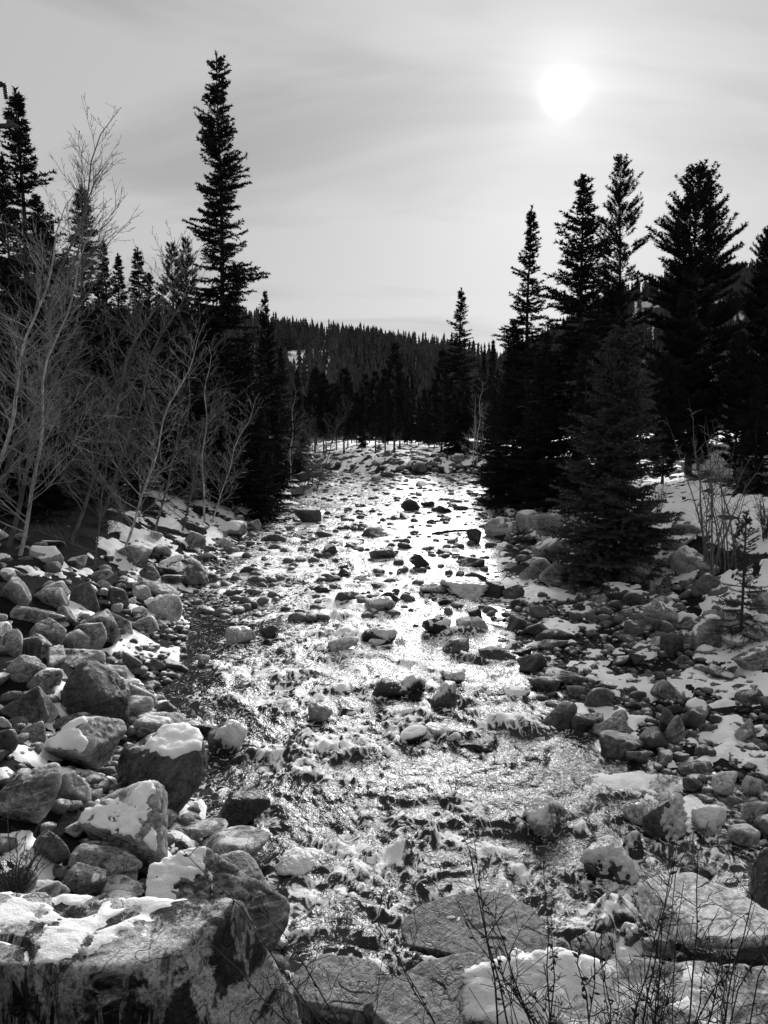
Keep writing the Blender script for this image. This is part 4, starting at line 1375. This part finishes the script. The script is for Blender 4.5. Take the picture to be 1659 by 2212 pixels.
for a in [
    ('spruce1', 1145, 445, 30, 'evenly tiered spire spruce nearest the stream on the right', 1.2),
    ('spruce2', 1262, 378, 27, 'wide-limbed spruce behind the young spruce, under the sun', 1.4),
    ('pine1', 1345, 337, 30, 'tallest tufted pine with a bare lower trunk under the sun', 1.0),
    ('pine2', 1510, 368, 27, 'big broad-crowned pine on the right', 1.05),
    ('pine2', 1668, 490, 27, 'pine cut by the right picture edge', 0.8),
    ('spruce2', 1112, 690, 32, 'dark low spruce at the foot of the tiered spire spruce', 1.3),
    ('spruce2', 1180, 720, 26, 'full dark spruce overhanging the arching bare shrub', 1.3),
    ('spruce1', 1270, 700, 23, 'dense spruce just behind the young spruce', 1.3),
    ('pine2', 1330, 640, 31, 'dense pine beneath the tallest tufted pine', 0.9),
    ('pine2', 1440, 770, 24, 'low bushy pine between the young spruce and the broad pine', 1.0),
    ('pine2', 1600, 720, 25, 'bushy pine right of the broad-crowned pine', 1.0),
    ('spruce2', 1640, 820, 21, 'dark spruce above the snowfield at the right edge', 1.3),
    ('pine2', 1515, 800, 29, 'shaded pine behind the trunk of the broad-crowned pine', 1.2),
    ('spruce2', 1075, 800, 36, 'small dark spruce at the right stream bend', 1.2),
]:
    tree_at(a[0], a[1], a[2], a[3], a[4], GR, a[5] if len(a) > 5 else 1.0)
tree_at('young', 1342, 712, float(hit_ground(1342, 1262)[1]), 'young dense spruce standing among the boulders on the right bank', None, 1.25, rz=0.4)
tree_at('sapling', 1612, 1105, 11.8, 'small spruce sapling at the right edge below the bare willow', None)
for a in [
    ('spruce1', 995, 622, 54.5, 'lone tall conifer rising above the far trees at the stream head', 1.5),
    ('far1', 955, 760, 56.5, 'shorter dense pine left of the lone tall far conifer', 1.0),
    ('far1', 852, 745, 55, 'tallest pine of the far row, with a clear pale trunk', 1.0),
    ('far1', 832, 800, 53.5, 'thin-trunked pine just left of the tallest far-row pine', 0.9),
    ('far2', 1065, 735, 60, 'slender far spruce tip above the right bend', 0.8),
    ('far2', 1045, 760, 62, 'second slender far spruce tip above the right bend', 0.8),
]:
    tree_at(a[0], a[1], a[2], a[3], a[4], GF, a[5])
NUM = 'first second third fourth fifth sixth seventh eighth ninth tenth eleventh twelfth thirteenth fourteenth fifteenth sixteenth seventeenth eighteenth nineteenth twentieth twenty-first twenty-second twenty-third twenty-fourth twenty-fifth twenty-sixth twenty-seventh twenty-eighth twenty-ninth thirtieth thirty-first thirty-second thirty-third thirty-fourth thirty-fifth thirty-sixth thirty-seventh thirty-eighth thirty-ninth fortieth forty-first forty-second forty-third forty-fourth forty-fifth forty-sixth'.split()
for i in range(46):
    u = 640 + (i + rng.random()) * 470 / 46
    y = rng.uniform(54.5, 76)
    tree_at(rng.choice(['far1', 'far2', 'far1']), u, rng.uniform(795, 865) - (y < 55) * 0, y, NUM[i] + ' dark slender tree of the dense far row, counted from the left bend', GF, rng.uniform(0.8, 1.1))

# ------------------------------------------------------------------ bare aspens and shrubs
def bare_tree(seed, H, r0, lean=(0.15, 0.0), bend=0.15, first=0.15, n1=26, reach=0.33, levels=3, up=0.8, trunk_mat='aspen', twig_mat='twig', sides=7, tw=0.0035):
    rs = np.random.RandomState(seed)
    tr, br = Tubes(), Tubes()
    s = np.linspace(0, 1, 16)
    k1, k2 = rs.uniform(-1, 1, 2)
    X_ = lean[0] * H * s + bend * H * 0.25 * np.sin(s * 5 + k1 * 3) * s + 0.02 * H * np.sin(s * 17 + k2 * 5) * s
    Y_ = lean[1] * H * s + bend * H * 0.15 * np.sin(s * 4 + k2 * 3) * s
    C = np.stack([X_, Y_, H * s], 1)
    Rr = r0 * (1 - s) ** 0.8 + tw
    tr.add(C, Rr, sides)

    def branch(p, d, L, r, lev):
        m = 7 if lev == 1 else 5
        q = np.linspace(0, 1, m)
        d = d / np.linalg.norm(d)
        w = rs.randn(3) * 0.13
        pts = p + d * (q * L)[:, None] + (np.array([0, 0, 0.22 * up]) + w) * (L * q ** 2)[:, None] + rs.randn(m, 3) * (0.022 * L * q)[:, None]
        br.add(pts, np.linspace(r, tw * 0.8, m), 4 if lev == 1 else 3)
        if lev >= levels:
            return
        nsub = int(L / (0.11 if lev == 1 else 0.09)) + 1
        nsub = min(nsub, 13) if lev == 1 else min(nsub, 6)
        for i in range(nsub):
            f = 0.15 + 0.83 * (i + rs.rand()) / nsub
            bp_ = np.array([np.interp(f, q, pts[:, c]) for c in range(3)])
            dd = d + rs.randn(3) * 0.55
            dd[2] += 0.15 * up
            branch(bp_, dd, L * rs.uniform(0.22, 0.45) * (1.15 - 0.6 * f), max(r * 0.45, tw), lev + 1)

    for i in range(n1):
        f = first + (0.97 - first) * (i + rs.rand()) / n1
        p = np.array([np.interp(f, s, C[:, c]) for c in range(3)])
        az = rs.uniform(0, 6.283)
        el = math.radians(rs.uniform(15, 50) * up + 8)
        L = H * reach * (1.05 - f) ** 0.75 * rs.uniform(0.5, 1.15) + 0.15
        d = np.array([math.cos(az) * math.cos(el), math.sin(az) * math.cos(el), math.sin(el)])
        branch(p, d, L, np.interp(f, s, Rr) * 0.45, 1)
    return (tr.mesh('trunk', M[trunk_mat]), br.mesh('branches', M[twig_mat]), H)


def put_bare(name, proto, base, H, rz, label, cat, group, pale=True):
    o = bpy.data.objects.new(name, None)
    COL.objects.link(o)
    o.location = tuple(float(c) for c in base)
    o.rotation_euler = (0, 0, rz)
    sc = H / proto[2]
    o.scale = (sc, sc, sc)
    tag(o, label, cat, group)
    for nm, me in (('trunk', proto[0]), ('branches', proto[1])):
        c = link(nm, me, o)
        if not pale:
            c.material_slots[0].link = 'OBJECT'
            c.material_slots[0].material = M['dull_twig']
    return o


AP = [bare_tree(51, 7.5, 0.045, (0.34, 0.02), 0.14, 0.10, 38, 0.32, tw=0.0032),
      bare_tree(52, 7.0, 0.040, (0.26, -0.03), 0.18, 0.08, 38, 0.32, tw=0.0032),
      bare_tree(53, 6.0, 0.034, (0.38, 0.0), 0.14, 0.10, 36, 0.36, tw=0.0032),
      bare_tree(54, 5.0, 0.022, (0.24, 0.03), 0.14, 0.08, 30, 0.40, tw=0.003),
      bare_tree(55, 6.5, 0.036, (0.02, 0.0), 0.10, 0.22, 26, 0.20, tw=0.003)]


def aspen_at(k, u, vbase, y, vtop, label, rz=0.0, group='bare trees of the left bank'):
    b = at_depth(u, vbase, y)
    g = float(ground(b[0], y)) - 0.08
    H = at_depth(u, vtop, y)[2] - g
    put_bare('aspen_tree', AP[k], (b[0], y, g), H, rz, label, 'tree', group, any(w_ in label for w_ in ('pale', 'stem')) and 'behind' not in label)


for a in [
    (0, -70, 1250, 12.5, 380, 'thickest pale bare tree leaning in from the left edge', 0.0),
    (1, 42, 1220, 13.5, 480, 'crooked pale bare tree rising beside the bank boulders', 0.0),
    (1, 18, 1210, 14.2, 300, 'straight bare tree close behind the crooked pale one', 0.6),
    (2, 262, 1110, 17, 700, 'leaning single pale tree rooted above the snow-patched boulder', 0.0),
    (2, 150, 1160, 15.8, 500, 'spreading bare tree whose top reaches right of the slim spruce', 0.1),
    (3, 330, 1090, 19, 640, 'short twiggy bare tree before the dark spruces', 0.3),
    (4, 440, 1064, 23, 740, 'slim upright pale tree beside the snowy slope', 0.0),
    (2, 452, 1060, 23.5, 850, 'small forked pale tree leaning off the slim upright one', 0.0),
    (1, 390, 1070, 21, 800, 'thin curved bare tree left of the slim upright one', 0.4),
    (0, -20, 1230, 17, 190, 'tall bare tree whose twigs cross the edge spruce', 0.2),
    (2, 210, 1130, 18, 520, 'bare tree with fanned twigs against the sky', 0.2),
    (3, 200, 1150, 15, 830, 'low bare sapling with drooping twigs above the bank', 1.2),
]:
    aspen_at(*a)
for a in [
    (4, 628, 1020, 36, 830, 'pale bare tree at the far left stream bend', 0.0),
    (3, 655, 1015, 37, 870, 'wispy bare tree second from the far left bend', 1.0),
    (2, 676, 1012, 38, 860, 'leaning bare tree reaching over the far water', 0.0),
    (3, 690, 1012, 39, 900, 'lowest bare tree nearest the far water', 2.0),
    (4, 1030, 1000, 47.5, 815, 'tallest pale bare stem by the far right bank', 0.2),
    (4, 1022, 1000, 47, 850, 'left stem of the three bare stems by the far right bank', 1.0),
    (4, 1044, 998, 47.8, 870, 'shortest bare stem by the far right bank', 2.2),
]:
    aspen_at(*a, group='bare trees by the far bend')


def shrub(name, seed, base, n, H, spread, r0, label, mat, group=None, sub=0.5, tw=0.0025, lean=(0, 0), levels=2, buds=0, foot=0.35):
    rs = np.random.RandomState(seed)
    o = bpy.data.objects.new(name, None)
    COL.objects.link(o)
    o.location = tuple(float(c) for c in base)
    tag(o, label, 'shrub', group)
    for i in range(n):
        T = Tubes()
        az = rs.uniform(0, 6.283)
        h = H * rs.uniform(0.55, 1.08)
        q = np.linspace(0, 1, 9)
        d = np.array([math.cos(az), math.sin(az)]) * spread * rs.uniform(0.2, 1.0) * h + np.array(lean) * h
        st = np.array([rs.uniform(-.25, .25), rs.uniform(-.2, .2)]) * H * foot
        C = np.stack([st[0] + d[0] * q ** 1.3, st[1] + d[1] * q ** 1.3, h * q - 0.12 * h * spread * q ** 2], 1) + rs.randn(9, 3) * 0.012 * h * q[:, None]
        r = r0 * rs.uniform(0.6, 1.1)
        T.add(C, np.linspace(r, tw, 9), 5)
        nb = int(rs.uniform(6, 13) * sub * 2)
        for j in range(nb):
            f = rs.uniform(0.25, 0.98)
            p = np.array([np.interp(f, q, C[:, c]) for c in range(3)])
            a2 = rs.uniform(0, 6.283)
            L = h * rs.uniform(0.08, 0.3) * (1.2 - f)
            dd = np.array([math.cos(a2) * 0.7, math.sin(a2) * 0.7, rs.uniform(0.3, 1.0)])
            pts = p + dd * (np.linspace(0, 1, 5) * L)[:, None] + rs.randn(5, 3) * 0.03 * L
            T.add(pts, np.linspace(r * 0.45, tw, 5), 3)
            if levels > 1:
                for k in range(3):
                    g = rs.uniform(0.2, 0.95)
                    p2 = pts[0] + (pts[-1] - pts[0]) * g
                    d2 = dd + rs.randn(3) * 0.6
                    T.add(p2 + d2 * (np.linspace(0, 1, 3) * L * 0.4)[:, None], [r * 0.25, tw, tw], 3)
        for j in range(buds):
            f = rs.uniform(0.2, 1.0)
            p = np.array([np.interp(f, q, C[:, c]) for c in range(3)])
            dd = rs.randn(3)
            dd /= np.linalg.norm(dd)
            T.add([p, p + dd * 0.012, p + dd * 0.024], [r * 0.5, r * 0.75 + 0.002, 0.001], 4)
        link('stem', T.mesh('stem', M[mat]), o)
    return o


def gp(u, v):
    return hit_ground(u, v)


def gat(x, y):
    return (x, y, float(ground(x, y)) - 0.03)


# willow on the right, arching shrub mid right, twigs at the edge of the bank by the camera
shrub('willow_shrub', 61, gp(1555, 1240), 16, 3.3, 0.42, 0.022, 'tall multi-stemmed bare willow before the snowfield', 'willow', None, 0.5)
shrub('willow_shrub', 62, gp(1140, 1090), 16, 3.2, 0.75, 0.018, 'arching bare shrub under the tiered spire spruce', 'willow', None, 0.5)
shrub('bare_shrub', 63, gp(1650, 1170), 14, 1.3, 0.6, 0.012, 'dark twiggy shrub at the right edge of the snowfield', 'shrub', None, 0.5)
shrub('bare_shrub', 64, gp(1420, 1120), 12, 1.0, 0.6, 0.010, 'small dark shrub between the young spruce and snowfield', 'shrub', None, 0.5)
shrub('bare_shrub', 65, gp(30, 1985), 26, 0.62, 0.75, 0.006, 'dark bristling dry shrub among boulders at the left edge', 'shrub', None, 0.6, 0.0014)
shrub('bare_shrub', 66, gp(1170, 1200), 10, 1.0, 0.6, 0.007, 'pale dry shrub beside the right shore boulders', 'drygrass', None, 0.5)
shrub('bare_shrub', 67, gp(670, 1050), 18, 2.0, 0.5, 0.012, 'low dark thicket at the far left water edge', 'shrub', None, 0.5)
for i, (x, y, n_, H, ln, lab) in enumerate([
        (0.25, 2.75, 6, 0.75, (-0.6, 0.05), 'foreground twigs leaning left over the bottom slab'),
        (0.62, 2.55, 8, 0.85, (-0.2, 0.0), 'foreground twigs standing over the snow-covered boulder'),
        (1.02, 2.65, 8, 0.95, (0.02, 0.05), 'tallest foreground twigs beside the mottled corner boulder'),
        (0.85, 2.9, 6, 0.8, (-0.3, 0.1), 'thin foreground twigs in front of the awash slab'),
        (1.25, 2.95, 7, 0.85, (0.05, 0.1), 'thin foreground twigs in front of the grainy slab'),
        (1.40, 2.6, 10, 0.85, (0.14, 0.0), 'foreground twigs at the lower right corner')]):
    shrub('bare_shrub', 70 + i, np.array(gat(x, y)) - [0, 0, 0.45], n_, H + 0.45, 0.30, 0.0055, lab, 'shrub', 'twigs on the near bank', 0.6, 0.0014, ln, 2, 10, 0.8)

# ------------------------------------------------------------------ log, stick, stump, power pole
def log_mesh(L, r, seed):
    rs = np.random.RandomState(seed)
    T = Tubes()
    q = np.linspace(-0.5, 0.5, 14)
    P = np.stack([q * L, 0.03 * L * np.sin(q * 5), 0.02 * L * np.cos(q * 4)], 1)
    R = r * (1 + 0.12 * rs.randn(14)) * np.linspace(1.1, 0.8, 14)
    R[0] *= 0.6
    R[-1] *= 0.5
    T.add(P, R, 10)
    T.V[0] += rs.randn(*T.V[0].shape) * r * 0.08
    T.add([P[4], P[4] + [0.05, -0.1 * L, 0.12 * L]], [r * 0.3, r * 0.15], 5)
    return T.mesh('log', M['wood'])


p = gp(410, 1150)
tag(link('fallen_log', log_mesh(1.0, 0.11, 3), None, p + [0, 0.1, 0.12], (0.1, 0.25, -0.35)), 'short dark weathered log lying on the snowy left shore', 'log')
p = hit_plane(975, 1152)
tag(link('driftwood_stick', log_mesh(1.3, 0.045, 5), None, p + [0, 0, 0.04], (0, -0.06, 0.15)), 'thin driftwood stick caught in the far rapids by the iced black rock', 'driftwood')
T = Tubes()
q = np.linspace(0, 1, 8)
T.add(np.stack([0.02 * np.sin(q * 6), 0 * q, q * 0.85 - 0.1], 1), [0.34, 0.29, 0.27, 0.26, 0.26, 0.25, 0.24, 0.05], 12)
T.V[0] += np.random.RandomState(4).randn(*T.V[0].shape) * 0.018
tag(link('tree_stump', T.mesh('tree_stump', M['wood']), None, gp(1610, 1062)), 'squat dark tree stump standing on the snowfield', 'stump')

PY = 20.0
top = at_depth(-55, 120, PY)
pg = float(ground(top[0], PY)) - 0.3
pole = bpy.data.objects.new('utility_pole', None)
COL.objects.link(pole)
pole.location = (top[0], PY, pg)
tag(pole, 'dark wooden utility pole with crossarms reaching in at the upper left edge', 'utility pole')


def local(u, v):
    return at_depth(u, v, PY) - np.array([top[0], PY, pg])


def beam(name, a, b, r, mat, sides=6, par=pole):
    T = Tubes()
    a, b = np.array(a), np.array(b)
    T.add([a, a + (b - a) * 0.02, a + (b - a) * 0.98, b], [r * 0.8, r, r, r * 0.8], sides)
    return link(name, T.mesh(name, M[mat]), par)


beam('post', (0, 0, 0), (0, 0, top[2] - pg), 0.14, 'wood', 10)
arm = beam('crossarm', local(-110, 186), local(5, 182), 0.085, 'wood', 4)
beam('crossarm', local(-110, 278), local(28, 271), 0.075, 'wood', 4)
beam('brace', local(16, 262), local(42, 278), 0.06, 'wood', 6)
T = Tubes()
a, b_ = local(9, 180), local(13.5, 216)
zz = np.linspace(0, 1, 33)
rr = np.where((np.arange(33) % 4) < 2, 0.055, 0.02)
rr[0] = rr[-1] = 0.015
T.add(a + (b_ - a) * zz[:, None], rr, 10)
link('insulator', T.mesh('insulator', M['ceramic']), pole)

# ------------------------------------------------------------------ hills and their woods
def hill(name, prof, D, y0, seed, label, clear):
    us = np.array([p_[0] for p_ in prof], float)
    vs = np.array([p_[1] for p_ in prof], float)
    uu = np.linspace(us[0], us[-1], 140)
    hz = np.array([at_depth(u, np.interp(u, us, vs), D)[2] for u in uu])
    xx = (uu - W0 / 2) / F0 * (D * math.cos(PITCH)) * 1.0
    yy = np.linspace(y0, D * 1.5, 70)
    X = np.repeat(xx[None], 70, 0)
    Y = np.repeat(yy[:, None], 140, 1)
    rise = np.where(yy < D, sstep(y0, D, yy) ** 0.9, 1 - 0.4 * sstep(D, D * 1.5, yy))
    Z = 2 + rise[:, None] * (hz[None] - 2) + 5 * fbm2(X * 0.015 + seed, Y * 0.015, 3) * sstep(y0, y0 + 80, Y) * (1 - 0.7 * np.exp(-((Y - D) / 60) ** 2))
    me = mk_mesh(name, np.stack([X, Y, Z], -1).reshape(-1, 3), grid_faces(70, 140), M['hillside'])
    struct(link(name, me), 'structure')
    rs = np.random.RandomState(seed)
    return X, Y, Z, xx, yy, rs


mh, nth, bh = new_mat('hillside')
geo = nth.nodes.new('ShaderNodeNewGeometry')
hn = noise_node(nth, geo.outputs['Position'], 0.06, 6, 0.65)
nth.links.new(ramp(nth, hn, [(0.48, 0.03), (0.56, 0.8)]), bh.inputs['Base Color'])
bh.inputs['Roughness'].default_value = 0.9
M['hillside'] = mh


def far_tree_template(seed):
    rs = np.random.RandomState(seed)
    V, Fc = [], []
    n = 7
    for k in range(n):
        z = 0.1 + 0.82 * k / n
        r = 0.13 * (1 - z) ** 0.8 + 0.012
        m = 6
        a0 = rs.uniform(0, 6.28)
        for j in range(m):
            a = a0 + j * 6.283 / m + rs.uniform(-.3, .3)
            rr = r * rs.uniform(0.6, 1.2)
            b = len(V)
            V += [[0, 0, z + 0.16], [math.cos(a - .5) * rr, math.sin(a - .5) * rr, z - 0.02 * rs.rand()], [math.cos(a + .5) * rr, math.sin(a + .5) * rr, z - 0.04 * rs.rand()]]
            Fc.append([b, b + 1, b + 2])
    b = len(V)
    V += [[-.012, 0, 0], [.012, 0, 0], [0, 0, 1.0], [0, -.012, 0], [0, .012, 0], [0, 0, 1.0]]
    Fc += [[b, b + 1, b + 2], [b + 3, b + 4, b + 5]]
    return np.array(V), np.array(Fc)


FT = [far_tree_template(i) for i in range(6)]


def woods(name, hl, count, ymin, hrange, label, clear):
    X, Y, Z, xx, yy, rs = hl
    VV, FF, n0 = [], [], 0
    for _ in range(count):
        y = rs.uniform(ymin, yy[0] + (yy[-1] - yy[0]) * 0.45 + 0) if rs.rand() < 0.0 else rs.uniform(ymin, yy[-1] * 0.72)
        x = rs.uniform(xx[0], xx[-1])
        fi = np.interp(y, yy, np.arange(len(yy)))
        fj = np.interp(x, xx, np.arange(len(xx)))
        i, j = int(fi), int(fj)
        i2, j2 = min(i + 1, len(yy) - 1), min(j + 1, len(xx) - 1)
        z = Z[i, j] * (1 - (fi - i)) + Z[i2, j] * (fi - i)
        u, v, d = project((x, y, z))
        if not (-60 < u < W0 + 60):
            continue
        dens = 1.0
        for (cu, cv, ru, rv) in clear:
            dens *= 1 - 0.93 * math.exp(-((u - cu) / ru) ** 2 - ((v - cv) / rv) ** 2)
        if rs.rand() > dens:
            continue
        h = rs.uniform(*hrange)
        V, Fc = FT[rs.randint(6)]
        a = rs.uniform(0, 6.28)
        c, s = math.cos(a), math.sin(a)
        P = V * [h * 0.9, h * 0.9, h]
        P = np.stack([P[:, 0] * c - P[:, 1] * s + x, P[:, 0] * s + P[:, 1] * c + y, P[:, 2] + z - 0.3], 1)
        VV.append(P)
        FF.append(Fc + n0)
        n0 += len(P)
    me = mk_mesh(name, np.concatenate(VV), np.concatenate(FF), M['needles_hazed'], False)
    struct(link(name, me), 'stuff', label)


hl = hill('hill_left', [(200, 715), (560, 728), (600, 734), (700, 746), (800, 762), (860, 775), (940, 805), (1010, 832), (1100, 860)], 420, 95, 2, '', [])
woods('forest_left', hl, 5600, 100, (7, 12), 'dense dark forest covering the far left ridge', [(650, 795, 34, 48), (690, 780, 14, 44), (705, 770, 10, 36), (800, 770, 10, 10), (900, 800, 12, 8)])
hl = hill('hill_right', [(940, 860), (1040, 820), (1090, 796), (1200, 735), (1300, 682), (1385, 648), (1500, 630), (1590, 615), (1659, 610), (1900, 590)], 360, 95, 9, '', [])
woods('forest_right', hl, 5600, 100, (7, 11), 'dense dark forest covering the right hillside', [(1410, 700, 30, 60), (1600, 720, 16, 20), (1480, 690, 20, 30)])
